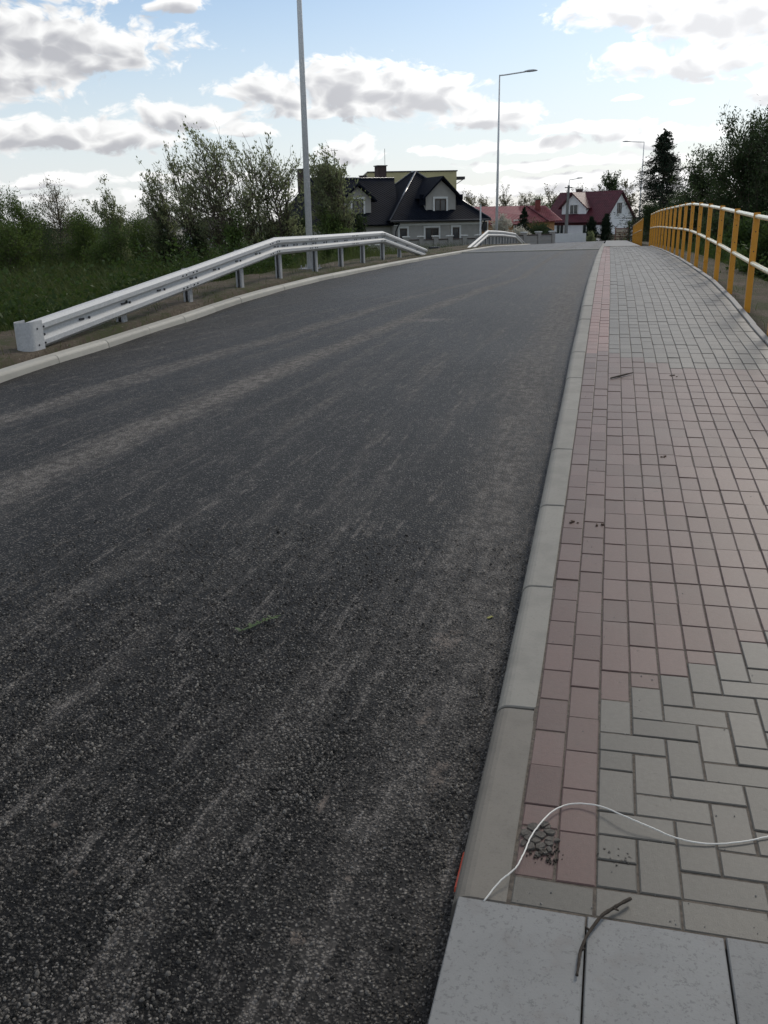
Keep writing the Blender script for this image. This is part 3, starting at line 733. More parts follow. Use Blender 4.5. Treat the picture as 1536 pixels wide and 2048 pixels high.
m_, n_ = material('ridge_glaze'); finish(n_, (.035,.038,.045), .14, None, 0, .01, .35, .9); MRIDGE = m_
cap.build('ridge_cap', MRIDGE, rf, smooth=True)
mb = MB().tube([(0,-.06,EZ-.05),(W,-.06,EZ-.05)], .07, 8); 
for xx in (.75, W-.55): mb.tube([(xx,-.06,EZ-.08),(xx,.1,EZ-.3),(xx-.1,.42,EZ-.8),(xx-.1,.42,0)], .05, 6)
mb.build('gutter', MGUT, rf)
# dormer
DX, DY, DW, DZ, DE = 4.75, .95, 1.75, 5.75, 4.12
wv = [(DX-1.3,DY,3.28),(DX-1.3,DY,4.42),(DX,DY,5.45),(DX+1.3,DY,4.42),(DX+1.3,DY,3.28),(DX+.95,DY,2.98),(DX-.95,DY,2.98)]
vs = wv+[(p[0], DY+3.2, p[2]) for p in wv]; n7 = 7
mb = MB(); mb.add(vs, [tuple(range(n7-1,-1,-1))]+[(i, (i+1)%n7, (i+1)%n7+n7, i+n7) for i in range(n7)]); dm = mb.build('dormer', MGWALL, g)
mb = MB().slab([(DX-DW,DY-.45,DE),(DX,DY-.45,DZ),(DX,DY+3.9,DZ),(DX-DW,DY+2.2,DE)], .13).slab([(DX,DY-.45,DZ),(DX+DW,DY-.45,DE),(DX+DW,DY+2.2,DE),(DX,DY+3.9,DZ)], .13)
mb.build('dormer_roof', MROOFD, dm)
for c_, d_ in (((DX-1.62,DY-.06,4.0),(.5,.16,.8)),((DX+1.62,DY-.06,4.0),(.5,.16,.8)),((DX-1.0,DY-.03,3.1),(.36,.12,.34)),((DX+1.0,DY-.03,3.1),(.36,.12,.34))): MB().box(c_, d_).build('dormer_cheek', MROOFD, dm)
window(g, DX-.05, DY, 2.98, 4.05, 1.0)
for xx, wd in ((1.3, .62), (3.75, 1.15), (5.85, .6)): window(g, xx, .5, .55, 1.9, wd, mull=1 if wd > 1 else 0)
# left wing with its own dormer
LX0, LX1 = -6.4, 1.2; le = 2.25; rz_ = 5.75
mb = MB(); mb.box(((LX0+.4+0.5)/2, 5.2, 1.2), (.5-LX0-.4, 8.2, 2.4)); mb.build('wing_wall', MGWALL, g)
rw = MB().slab([(LX0,.4,le),(LX1-.2,.4,le),(2.6,5.2,rz_),(LX0+1.8,5.2,rz_)], .12).slab([(LX0,10,le),(2.2,10,le),(2.6,5.2,rz_),(LX0+1.8,5.2,rz_)], .12).slab([(LX0,.4,le),(LX0,10,le),(LX0+1.8,5.2,rz_)], .12).build('wing_roof', MROOFD, g)
MB().tube([(LX0,.4,le+.03),(LX0+1.8,5.2,rz_+.03),(2.6,5.2,rz_+.03)], .075, 6).build('ridge_cap', MRIDGE, rw, smooth=True)
wx = -2.0; wv = [(wx-1.1,1.6,3.0),(wx-1.1,1.6,4.2),(wx,1.6,5.05),(wx+1.1,1.6,4.2),(wx+1.1,1.6,3.0)]
vs = wv+[(p[0], 4.4, p[2]) for p in wv]; mb = MB().add(vs, [(4,3,2,1,0)]+[(i,(i+1)%5,(i+1)%5+5,i+5) for i in range(5)]); dm = mb.build('wing_dormer', MGWALL, g)
MB().slab([(wx-1.5,1.2,4.0),(wx,1.2,5.3),(wx,5,5.3),(wx-1.5,4,4.0)], .13).slab([(wx,1.2,5.3),(wx+1.5,1.2,4.0),(wx+1.5,4,4.0),(wx,5,5.3)], .13).build('dormer_roof', MROOFD, dm)
window(g, wx, 1.6, 3.05, 4.1, .9)
# rear wing
MB().slab([(2,9.5,3.2),(10.2,9.5,3.2),(9.2,12,5.1),(2,12,5.1)], .12).slab([(2,14.5,3.2),(10.2,14.5,3.2),(9.2,12,5.1),(2,12,5.1)], .12).slab([(10.2,9.5,3.2),(10.2,14.5,3.2),(9.2,12,5.1)], .12).build('rear_roof', MROOFD, g)
mb = MB(); mb.box((6, 12, 1.6), (7.6, 4.4, 3.2)); mb.build('rear_wall', MGWALL, g)
for (cx, cy, cz, s) in ((1.9, 6.4, 5.9, .75), (-3.1, 6, 5.9, .7), (-4.9, 6, 5.6, .7)):
    c = MB().box((cx, cy, cz), (s, s, 1.7)).build('chimney', MCHIM, g); MB().box((cx, cy, cz+.88), (s+.14, s+.14, .07)).build('cap', MGUT, c)
mb = MB().tube([(-2.2,6,5.2),(-2.2,6,8.0)], .02, 5); mb.tube([(-2.5,6,7.9),(-1.9,6,7.9)], .015, 4); mb.build('aerial', MDARK, g)
MB().tube([(2.3,6.4,6.4),(2.3,6.4,8.1)], .018, 5).build('aerial', MDARK, g)
# --- pale yellow block behind it
p0 = base_at(738, 104, -1.0); g = empty('flat_roof_building', p0, YAW+R(4)); tag(g, 'pale yellow flat roofed block rising behind the dark roofed house', 'building')
Wd = 176*104*5.337e-4
MB().box((Wd/2, 5, 3.75), (Wd, 10, 7.5)).build('wall', MYWALL, g); MB().box((Wd/2, 5, 7.56), (Wd+.2, 10.2, .12)).build('roof_edge', MGUT, g)
MB().box((5.2, 6, 6.9), (3.6, 5, .12)).build('lower_roof', MGUT, g)
c = MB().box((Wd+.7, 3, 6.9), (1.2, 1.6, .3)).tube([(Wd+1.2,2.4,6.8),(Wd+.1,2.4,6.1)], .04, 5).build('canopy', MGUT, g)
for k in range(4): window(g, 1.6+k*2.1, 0, 3.6, 5.0, 1.3, None)
# --- old house hidden by the willows
g = empty('hidden_house', base_at(606, 80, -1.0), YAW+R(-8)); tag(g, 'dark roofed house half hidden behind the leaning tree and lamp post', 'house')
Wh = 6.2
MB().box((Wh/2, 4, 1.7), (Wh, 8, 3.4)).build('wall', MGWALL, g)
r = MB().slab([(-.4,-.4,2.9),(Wh+.4,-.4,2.9),(Wh-.4,4,5.6),(.9,4,5.6)], .12).slab([(-.4,8.4,2.9),(Wh+.4,8.4,2.9),(Wh-.4,4,5.6),(.9,4,5.6)], .12).slab([(-.4,-.4,2.9),(-.4,8.4,2.9),(.9,4,5.6)], .12).slab([(Wh+.4,-.4,2.9),(Wh+.4,8.4,2.9),(Wh-.4,4,5.6)], .12).build('roof', MROOFD, g)
wv = [(2.2,-.2,3.1),(2.2,-.2,3.9),(3.4,-.2,5.0),(4.6,-.2,3.9),(4.6,-.2,3.1)]; vs = wv+[(p[0],3.4,p[2]) for p in wv]
d = MB().add(vs, [(4,3,2,1,0)]+[(i,(i+1)%5,(i+1)%5+5,i+5) for i in range(5)]).build('gable', MWWALL, g)
MB().slab([(1.8,-.6,3.75),(3.4,-.6,5.3),(3.4,4,5.3),(1.8,3.2,3.75)], .12).slab([(3.4,-.6,5.3),(5.0,-.6,3.75),(5.0,3.2,3.75),(3.4,4,5.3)], .12).build('gable_roof', MROOFD, d)
window(g, 3.4, -.2, 3.2, 4.1, .7, None); window(g, 1.2, 0, .8, 2.0, .9, None)
for (cx, cz) in ((4.6, 5.7), (1.5, 5.6)):
    c = MB().box((cx, 4.3, cz), (.6, .6, 1.1)).build('chimney', MCHIM, g); MB().box((cx, 4.3, cz+.58), (.7, .7, .06)).build('cap', MGUT, c)
# --- two low roofs among the shrubs on the left
def cottage(label, u0, u1, D, vridge, veave, wallm, roofm, hip=.9):
    x0 = base_at(u0, D, -1.0); g = empty('cottage', x0, YAW); tag(g, label, 'house'); Wc = (u1-u0)*D*5.337e-4
    hor = 439-.0192*((u0+u1)/2-768); ze = 1.625+(hor-veave)*D*5.07e-4+1; zr = 1.625+(hor-vridge)*(D+3)*5.07e-4+1
    MB().box((Wc/2, 3, ze/2), (Wc-.6, 5.6, ze)).build('wall', wallm, g)
    MB().slab([(0,-.2,ze),(Wc,-.2,ze),(Wc-hip,3,zr),(hip,3,zr)], .12).slab([(0,6.2,ze),(Wc,6.2,ze),(Wc-hip,3,zr),(hip,3,zr)], .12).slab([(0,-.2,ze),(0,6.2,ze),(hip,3,zr)], .12).slab([(Wc,-.2,ze),(Wc,6.2,ze),(Wc-hip,3,zr)], .12).build('roof', roofm, g)
    window(g, Wc*.3, .2, .9, 2.0, 1.0, None); window(g, Wc*.68, .2, .9, 2.0, 1.0, None); return g
MROOFO = m_tiles('old_brown_roof', (.05, .04, .035), .3, .35, .7, .04)
cottage('low brown roofed cottage behind the shrubs, left of the willows', 262, 345, 78, 424, 452, MGWALL, MROOFO, 1.3)
cottage('low dark cottage roof seen through the willow stems', 362, 470, 74, 434, 462, MWWALL, MROOFO, 1.5)
# --- long red roof
g = empty('red_roof_house', base_at(952, 118, -1.0), YAW+R(3)); tag(g, 'long orange house with a pinkish red sheet roof and chimney', 'house')
def px(u): return (u-952)*118*5.337e-4
zr = lambda v: 1.625+(435-v)*118*5.07e-4+1
L = px(1126)
MB().box((L/2-.6, 4.5, zr(443)/2), (L-.4, 8, zr(443))).build('wall', MOWALL, g)
MB().slab([(px(984),-.3,zr(452)),(L,-.3,zr(443)),(px(1108),4.5,zr(412.5)),(px(950),4.5,zr(412.5))], .12).slab([(px(950),9.3,zr(448)),(L,9.3,zr(448)),(px(1108),4.5,zr(412.5)),(px(950),4.5,zr(412.5))], .12).slab([(L,-.3,zr(443)),(L,9.3,zr(448)),(px(1108),4.5,zr(412.5))], .12).build('roof', MROOFR, g)
pr = MB()
for k in range(22):
    a = k/21; xb = px(1060)+a*(L-px(1060)-.2); xt = px(1052)+a*(px(1106)-px(1052)); pr.tube([(xb,-.27,zr(446.5-a*3)+.03),(xt,4.4,zr(412.5)-.03)], .03, 4)
pr.build('roof_seam', MROOFR, g)
MB().tube([(px(1068),4.4,zr(412.5)),(px(1097),-.35,zr(445)+.06)], .11, 6).build('valley_flashing', MROOFB, g)
c = MB().box((px(1088), 3.4, zr(411)), (.62, .62, 1.2)).build('chimney', simple('red_brick', (.20,.06,.05), .9, 0, .2, 10, .3), g); MB().box((px(1088),3.4,zr(411)+.63), (.74,.74,.08)).build('cap', MGUT, c)
pts = [(px(980),-.5,zr(445)),(px(988),-.5,zr(455)),(px(988),-.5,.5)]; MB().tube(pts, .06, 6).build('downpipe', MROOFB, g)
for uu in (968, 1005, 1040): window(g, px(uu), .48, 1.0, 2.1, 1.0)
# --- white house with burgundy roof, gable to the right
g = empty('white_house', base_at(1211, 132, -1.0), YAW+R(40)); tag(g, 'white house with burgundy roof and two upstairs windows', 'house')
GW, GL, ez, rdz = 6.4, 10.6, 2.0, 5.95       # gable wall along local x, ridge along local y (going away to the left)
wv = [(0,0,0),(GW,0,0),(GW,0,ez+.4),(GW/2,0,rdz-.25),(0,0,ez)]
vs = wv+[(p[0],GL,p[2]) for p in wv]; MB().add(vs, [(0,1,2,3,4),(9,8,7,6,5)]+[(i+5,(i+1)%5+5,(i+1)%5,i) for i in range(5)]).build('wall', MWWALL, g)
MB().slab([(-.7,-.4,ez-.3),(GW/2,-.4,rdz),(GW/2,GL+.3,rdz),(-.7,GL+.3,ez-.3)], .14).slab([(GW+.4,-.4,ez+.15),(GW/2,-.4,rdz),(GW/2,GL+.3,rdz),(GW+.4,GL+.3,ez+.15)], .14).build('roof', MROOFB, g)
MB().box((-.02, GL/2, 1.55), (.04, GL, .5)).build('wall_band', MROOFB, g)
# dormer looking out to the left (local -x)
yc = 6.1; wv = [(.35,yc-2.4,1.9),(.35,yc-2.4,3.9),(.35,yc,5.6),(.35,yc+2.0,3.9),(.35,yc+2.0,1.9)]; vs = wv+[(3.2,p[1],p[2]) for p in wv]
d = MB().add(vs, [(0,1,2,3,4)]+[(i+5,(i+1)%5+5,(i+1)%5,i) for i in range(5)]).build('dormer', MWWALL, g)
MB().slab([(-.1,yc-2.9,3.65),(-.1,yc,5.85),(3.2,yc,5.85),(2.6,yc-2.9,3.65)], .14).slab([(-.1,yc+2.4,3.65),(-.1,yc,5.85),(3.2,yc,5.85),(2.6,yc+2.4,3.65)], .14).build('dormer_roof', MROOFB, d)
def winx(parent, y, z0, z1, wd, x):
    o = MB().box((x-.02, y, (z0+z1)/2), (.03, wd, z1-z0)).build('window', MGLASS, parent); mb = MB()
    for s in (-1, 0, 1): mb.box((x-.05, y+s*(wd/2-.05), (z0+z1)/2), (.05, .09, z1-z0))
    mb.build('frame', MTRIM, o); MB().box((x-.07, y, z0-.07), (.12, wd+.2, .07)).build('sill', MROOFB, o)
winx(d, yc-.2, 2.9, 4.1, 1.5, .35); winx(g, 8.0, .2, 1.3, 1.4, 0); winx(g, 3.2, .2, 1.3, 1.4, 0)
window(g, GW/2-.1, 0, 2.85, 4.25, 1.0, None)
c = MB().box((GW/2+.4, 7.6, rdz-.1), (.7, .7, .9)).build('chimney', MCHIM, g); MB().box((GW/2+.4, 7.6, rdz+.38), (.8,.8,.07)).build('cap', MGUT, c)
# --- small dark roofed shelter in front of it
g = empty('garden_shelter', base_at(1064, 100, -1.2), YAW); tag(g, 'small dark pyramid roofed garden shelter left of the white fence', 'shelter')
for s in ((0,0),(5.6,0),(5.6,4),(0,4)): MB().box((s[0]*.85+.4, s[1]*.85+.3, .8), (.14,.14,1.6)).build('post', MFRAME, g)
r = MB()
for a, b in (((0,0,1.35),(5.6,0,1.35)),((5.6,0,1.35),(5.6,4,1.35)),((5.6,4,1.35),(0,4,1.35)),((0,4,1.35),(0,0,1.35))): r.slab([a,b,(2.5,2,2.75)], .1)
r = r.build('roof', MROOFD, g); MB().tube([(0,0,1.38),(2.5,2,2.78),(5.6,0,1.38)], .06, 5).build('ridge_cap', MRIDGE, r)
MB().box((2.6,2.2,.5), (4.2,2.6,1.0)).build('stored_boxes', MFRAME, g)
g.scale = (.52, .6, .72)

# ------------------------------------------------------------------ garden walls and fences
def wall_run(name, label, u0, u1, D0, D1, z0, h, n, post=True, mat=MFENCE, th=.14, cap=True, courses=3):
    a, b = at(u0, 437, D0), at(u1, 437, D1); a[2] = b[2] = 0; v = b-a; L = float(np.hypot(v[0], v[1])); rz2 = math.atan2(v[1], v[0])
    g = empty(name, (a[0], a[1], z0), rz2); tag(g, label, 'wall'); s = L/n
    for k in range(n):
        hc = h/courses
        for c in range(courses):
            MB().box((s*(k+.5), 0, hc*(c+.5)), (s-(.34 if post else .02), th, hc-.012)).build('panel', mat, g)
        if cap: MB().box((s*(k+.5), 0, h+.03), (s-.36, th+.1, .06)).build('coping', MCHIM if mat is MFENCE else mat, g)
    if post:
        for k in range(n+1):
            p_ = MB().box((s*k, 0, (h+.2)/2), (.32, .3, h+.2)).build('post', mat, g); MB().box((s*k, 0, h+.24), (.42, .4, .07)).build('cap', MTRIM, p_)
    return g
wall_run('garden_wall', 'concrete panel wall in front of the dark roofed house', 812, 985, 62, 64, -1.0, 1.25, 6)
wall_run('garden_wall', 'concrete panel wall in front of the red roofed house', 988, 1106, 66, 70, -1.0, 1.3, 4)
wall_run('garden_wall', 'low pale wall behind the guardrail posts, left of the dark roofed house', 655, 806, 60, 62, -1.05, .85, 6, courses=2)
wall_run('garden_wall', 'pale garden wall seen beneath the willows', 372, 462, 66, 66, -.6, .75, 4, courses=2)
g = empty('round_planter', base_at(855, 47, -.95)); tag(g, 'round pale concrete well ring with a dark lid, by the end of the near guardrail', 'planter')
nn = 20; mb = MB(); 
for i in range(nn):
    t0, t1 = 2*math.pi*i/nn, 2*math.pi*(i+1)/nn
    for (r0, r1, za, zb) in ((.85,.85,0,1.1),(.85,.72,1.1,1.1),(.72,.72,1.1,.8)):
        mb.add([(r0*math.cos(t0),r0*math.sin(t0),za),(r0*math.cos(t1),r0*math.sin(t1),za),(r1*math.cos(t1),r1*math.sin(t1),zb),(r1*math.cos(t0),r1*math.sin(t0),zb)], [(0,1,2,3)])
mb.build('ring', MFENCE, g); MB().tube([(0,0,.78),(0,0,.86)], .72, nn).build('soil', MMUD, g); MB().box((.35,0,1.16), (.5,.5,.1)).build('lid', MDARK, g)
# white board fence
g = empty('white_fence', base_at(1108, 78, -1.17), YAW+R(4)); tag(g, 'white solid board fence with open pickets below, left of the thujas', 'fence'); Lf = 67*78*5.337e-4
MB().box((Lf/2, 0, 1.02), (Lf, .05, .74)).build('board', MWHITE, g)
for k in range(10): MB().box((.12+k*(Lf-.24)/9, 0, .32), (.12, .05, .64)).build('picket', MWHITE, g)
MB().box((Lf/2, 0, .03), (Lf, .12, .07)).build('base_rail', MWHITE, g)
# small notice board
g = empty('notice_board', base_at(1230, 84, -.9), YAW+R(2)); tag(g, 'small pale notice board in a red brown frame beside the far pavement', 'sign'); 
MB().box((.7, 0, 1.0), (1.1, .04, .6)).build('panel', simple('pale_panel', (.52,.44,.34), .7), g)
mb = MB()
for s in (.12, 1.28): mb.box((s, 0, .75), (.08, .08, 1.5))
mb.box((.7,0,1.35),(1.08,.07,.08)); mb.box((.7,0,.65),(1.08,.07,.08)); mb.box((.7,-.03,1.02),(1.06,.03,.05)); mb.build('frame', simple('rust_frame', (.20,.09,.06), .7), g)
mb = MB(); mb.box((.5,-.05,.85),(.18,.02,.16)); mb.box((.95,-.05,.85),(.18,.02,.16)); mb.build('emblem', simple('rust_mark', (.25,.15,.08), .8), g)
# gate pillars right of it
g = empty('gate_pillar', base_at(1270, 84, -.9), YAW); tag(g, 'white gate pillar at the end of the far yellow railing', 'pillar')
MB().box((0,0,.8), (.55,.5,1.6)).build('shaft', MWWALL, g); MB().box((0,0,1.64), (.65,.6,.08)).build('cap', MTRIM, g)

# ------------------------------------------------------------------ plants
FOL = {
 'willow': m_foliage('willow_leaf', (.105,.125,.060), (.200,.225,.115), .50),
 'green': m_foliage('green_leaf', (.040,.072,.016), (.095,.135,.035), .38),
 'fresh': m_foliage('fresh_leaf', (.055,.100,.020), (.120,.170,.045), .40),
 'dark': m_foliage('dark_leaf', (.022,.038,.014), (.056,.082,.032), .32),
 'spruce': m_foliage('spruce_needle', (.014,.025,.015), (.034,.054,.030), .12),
 'thuja': m_foliage('thuja_leaf', (.007,.015,.008), (.02,.034,.015), .12),
 'bare': m_foliage('bud_leaf', (.11,.10,.06), (.19,.175,.10), .35),
 'blossom': m_foliage('white_blossom', (.34,.32,.26), (.60,.58,.50), .30),
 'grass': m_foliage('grass_blade', (.030,.047,.011), (.088,.106,.034), .35),
 'weed': m_foliage('weed_leaf', (.018,.036,.009), (.052,.084,.020), .32),
}
def leaf_quads(C, size, rng, up=.2, aspect=.45, dirs=None):
    n = len(C)
    a = rng.normal(size=(n, 3)) if dirs is None else dirs + rng.normal(size=(n, 3))*.55
    a[:, 2] += up; a /= np.linalg.norm(a, axis=1)[:, None]
    b = np.cross(a, rng.normal(size=(n, 3))); b /= np.linalg.norm(b, axis=1)[:, None]+1e-9
    L = (size*rng.uniform(.6, 1.4, n))[:, None]; W = L*aspect
    V = np.stack([C-a*L*.5, C+b*W*.5-a*L*.05, C+a*L*.5, C-b*W*.5-a*L*.05], 1).reshape(-1, 3)
    return V, np.arange(n*4).reshape(-1, 4)
def tubes(paths, sides=4):
    Vs, Fs, o = [], [], 0
    ang = np.arange(sides)*2*np.pi/sides
    for pts, r in paths:
        pts = np.asarray(pts, float); k = len(pts); d = np.gradient(pts, axis=0); d /= np.linalg.norm(d, axis=1)[:, None]+1e-9
        ref = np.where(np.abs(d[:, 2:3]) < .9, [[0, 0, 1.0]], [[1.0, 0, 0]]); a = np.cross(d, ref); a /= np.linalg.norm(a, axis=1)[:, None]+1e-9; b = np.cross(d, a)
        ring = pts[:, None]+np.asarray(r)[:, None, None]*(a[:, None]*np.cos(ang)[None, :, None]+b[:, None]*np.sin(ang)[None, :, None])
        Vs.append(ring.reshape(-1, 3)); i = o+np.arange(k-1)[:, None]*sides; j = np.arange(sides)[None]
        Fs.append(np.stack([i+j, i+(j+1) % sides, i+sides+(j+1) % sides, i+sides+j], -1).reshape(-1, 4)); o += k*sides
    return np.concatenate(Vs), np.concatenate(Fs)
def tree(name, label, base, H, Rx, leaf, n_leaf, size, seed, stems=1, t0=.15, shape='oval', rise=.5, lean=(0, 0), n_br=46, n_tw=7, cat='tree', group=None, trunk_r=None, scatter=.10, sub=None):
    rng = np.random.default_rng(seed); base = np.asarray(base, float)
    def wprof(t):
        if shape == 'oval': return np.sqrt(np.clip(1-((t-.55)/.55)**2, .02, 1))
        if shape == 'round': return np.sqrt(np.clip(1-((t-.5)/.52)**2, .03, 1))
        if shape == 'cone': return np.clip(1.05-t, .03, 1)**.9
        if shape == 'vase': return np.clip(.35+.75*t, 0, 1)*np.sqrt(np.clip(1.06-t**5, .05, 1))
        if shape == 'shrub': return np.sqrt(np.clip(1-t**2.2, .04, 1))
    br = []; tw = []; stems_ = []
    for s in range(stems):
        th = rng.uniform(0, 6.28); off = np.array([np.cos(th), np.sin(th), 0])*(Rx*.55*np.sqrt(rng.random()) if stems > 1 else 0)
        hs = H*(rng.uniform(.72, 1.0) if stems > 1 and s else 1.0); k = 7; t = np.linspace(0, 1, k)
        pts = np.stack([off[0]*t**.8, off[1]*t**.8, hs*t*.97], 1)+np.cumsum(rng.normal(size=(k, 3))*[.02*H, .02*H, 0], 0)*np.where(t > 0, 1, 0)[:, None]*.6
        stems_.append((pts, hs))
    r0 = trunk_r or H*.016
    for (pts, hs) in stems_:
        k = len(pts); br.append((pts, r0*(1.15-np.linspace(0, 1, k))/max(1, stems**.5)))
    nb = n_br
    for i in range(nb):
        pts, hs = stems_[rng.integers(len(stems_))]; t = t0+(1-t0)*rng.random()**.85
        ts = t*(.75 if shape != 'cone' else .98); k = len(pts); p0 = np.array([np.interp(ts, np.linspace(0, 1, k), pts[:, c]) for c in range(3)])
        th = rng.uniform(0, 6.28); rr = Rx*wprof(np.array(t))*rng.uniform(.45, 1.08)
        tgt = np.array([pts[-1][0]*.35+np.cos(th)*rr, pts[-1][1]*.35+np.sin(th)*rr, hs*t+rng.normal()*.03*H])
        if shape == 'cone': tgt[2] = p0[2]-.10*rr+rng.normal()*.02*H
        else: tgt[2] = max(tgt[2], p0[2]+rise*.25*rr)
        mid = (p0+tgt)/2+np.array([0, 0, (.12 if shape != 'cone' else -.03)*np.linalg.norm(tgt-p0)*(1-rise)])+rng.normal(size=3)*.03*Rx
        path = np.array([p0, (p0+mid)/2+rng.normal(size=3)*.01*H, mid, tgt]); br.append((path, r0*.42*np.array([1, .75, .5, .15])*(1.1-t*.7)))
        for j in range(n_tw):
            q = rng.uniform(.3, 1.0); a = path[min(3, int(q*3))]; b = path[min(3, int(q*3)+1)]; s0 = a+(b-a)*(q*3 % 1)
            d = (tgt-p0)/(np.linalg.norm(tgt-p0)+1e-6)*.6+rng.normal(size=3)*.55+np.array([0, 0, rise*.8 if shape != 'cone' else -.15])
            d /= np.linalg.norm(d)+1e-6; ln = (Rx if shape != 'cone' else rr*.9+.06*Rx)*rng.uniform(.14, .36)*(1 if shape != 'cone' else 1.3); tw.append(np.array([s0, s0+d*ln*.5+rng.normal(size=3)*.02*Rx, s0+d*ln]))
    tw = np.array(tw)
    per = np.clip(rng.gamma(2.2, .45, len(tw)), .15, 3); idx = rng.choice(len(tw), n_leaf, p=per/per.sum()); f = rng.uniform(.1, 1.05, n_leaf)[:, None]
    C = np.where(f < .5, tw[idx, 0]+(tw[idx, 1]-tw[idx, 0])*f*2, tw[idx, 1]+(tw[idx, 2]-tw[idx, 1])*(f*2-1))+rng.normal(size=(n_leaf, 3))*scatter*Rx*.6*(np.ones(n_leaf) if shape != 'cone' else np.clip(1.1-tw[idx, 0, 2]/H, .12, 1))[:, None]
    C[:, 2] = np.maximum(C[:, 2], .05)
    dirs = (tw[idx, 2]-tw[idx, 0]); dirs /= np.linalg.norm(dirs, axis=1)[:, None]+1e-9
    def bend(V):
        V = V.copy(); h = np.clip(V[:, 2]/H, 0, 1.2)**1.9; V[:, 0] += lean[0]*h; V[:, 1] += lean[1]*h; return V
    LV, LF = leaf_quads(C, size, rng, .12, .42 if shape != 'cone' else .3, dirs)
    clump = rng.random(len(tw))[idx]*.6+rng.random(n_leaf)*.4
    g = empty(name, tuple(base)); tag(g, label, cat, group)
    BV, BF = tubes(br, 5); link('trunk', npmesh('trunk', bend(BV), BF, MBARK, smooth=True), g)
    TV, TF = tubes([(t_, np.array([1, .7, .3])*max(.004, r0*.075)) for t_ in tw], 3)
    V = np.concatenate([bend(LV), bend(TV)]); F = np.concatenate([LF, TF+len(LV)])
    me = npmesh('crown', V, F, [FOL[leaf], MBARK], np.concatenate([clump, np.zeros(len(TF))])); mi = np.zeros(len(F), np.int32); mi[len(LF):] = 1
    me.polygons.foreach_set('material_index', mi); link('crown', me, g)
    return g
def T(name, label, u, D, vtop, halfpx, leaf, n_leaf, size, seed, zb=None, **kw):
    hor = 439-.0192*(u-768); b = at(u, hor, D); zb = float(ground_z(b[0], b[1])) if zb is None else zb
    H = 1.625+(hor-vtop)*D*5.07e-4-zb
    return tree(name, label, (b[0], b[1], zb-.05), H, halfpx*D*5.337e-4, leaf, n_leaf, size, seed, **kw)
def wind(m): return tuple((-_rh*m)[:2])
GL = 'trees and shrubs left of the road'
T('shrub', 'dense domed green shrub left of the bare tree', 22, 46, 380, 74, 'green', 15000, .10, 1, shape='shrub', stems=5, t0=.03, n_br=120, n_tw=9, cat='shrub', group=GL, scatter=.12)
T('sparse_tree', 'round nearly bare tree with fine twigs and few small leaves', 114, 52, 364, 58, 'bare', 2600, .10, 2, shape='round', t0=.22, rise=.8, n_br=60, n_tw=14, group=GL)
T('shrub', 'feathery green shrub between the bare tree and the willows', 232, 46, 366, 48, 'willow', 9000, .11, 3, shape='vase', stems=5, t0=.1, rise=1.0, lean=wind(.5), n_br=70, cat='shrub', group=GL)
T('willow_tree', 'slim young willow at the left end of the willow row', 330, 44, 322, 54, 'willow', 4600, .12, 4, shape='vase', stems=6, t0=.15, rise=1.1, lean=wind(.8), n_br=80, n_tw=9, group=GL, scatter=.08)
T('willow_tree', 'tall wide willow with wind bent tips left of the near lamp post', 452, 42, 258, 112, 'willow', 6400, .13, 5, shape='vase', stems=12, t0=.14, rise=1.3, lean=wind(1.1), n_br=130, n_tw=9, group=GL, scatter=.06)
T('willow_tree', 'tall willow with wind bent tips directly beside the near lamp post', 572, 43, 256, 84, 'willow', 5200, .13, 6, shape='vase', stems=9, t0=.14, rise=1.3, lean=wind(1.1), n_br=100, n_tw=9, group=GL, scatter=.06)
T('leafy_tree', 'leaning leafy tree in front of the dark roofed house', 674, 41, 284, 66, 'willow', 10500, .13, 9, shape='vase', stems=6, t0=.05, rise=1.0, lean=wind(.8), n_br=130, n_tw=9, group=GL, scatter=.09)
T('willow_tree', 'lower willow filling the gap left of the tall wide willow', 388, 46, 300, 52, 'willow', 3600, .12, 14, shape='vase', stems=6, t0=.14, rise=1.1, lean=wind(.8), n_br=80, n_tw=9, group=GL, scatter=.08)
T('willow_tree', 'airy willow between the two tall willows', 512, 46, 276, 48, 'willow', 3200, .12, 15, shape='vase', stems=6, t0=.14, rise=1.2, lean=wind(.9), n_br=80, n_tw=9, group=GL, scatter=.08)
k = 0
for (u, D, vt, hp, lf, nl, lab) in [(70,50,430,80,'dark',9000,'dark low thicket under the bare tree'),(165,47,424,60,'green',9000,'mid green bush right of the bare tree'),(285,50,420,62,'green',9000,'rounded bush below the slim young willow'),
      (215,42,452,60,'green',6000,'low bush in the tall grass left of centre'),(395,46,440,46,'dark',7000,'dark bush at the foot of the tall wide willow'),(470,41,418,36,'fresh',5500,'bright green bush between the two tall willows'),
      (548,44,424,52,'dark',7000,'dark bush behind the near lamp post'),(660,40,416,44,'green',6500,'leafy bush at the foot of the leaning tree'),(722,41,425,26,'dark',4000,'dark bush against the wing of the grey house'),(600,47,424,44,'dark',6000,'shaded thicket right of the near lamp post'),(12,44,428,70,'green',8000,'green thicket below the domed shrub'),(340,44,440,50,'dark',6000,'low dark hedge in front of the brown cottage'), (700,37,446,40,'green',5000,'low bush behind the guardrail bend')]:
    k += 1; T('bush', lab, u, D, vt, hp, lf, nl, .10, 30+k, shape='shrub', stems=5, t0=.03, rise=.5, n_br=60, n_tw=8, cat='bush', group='bushes left of the road', scatter=.2)
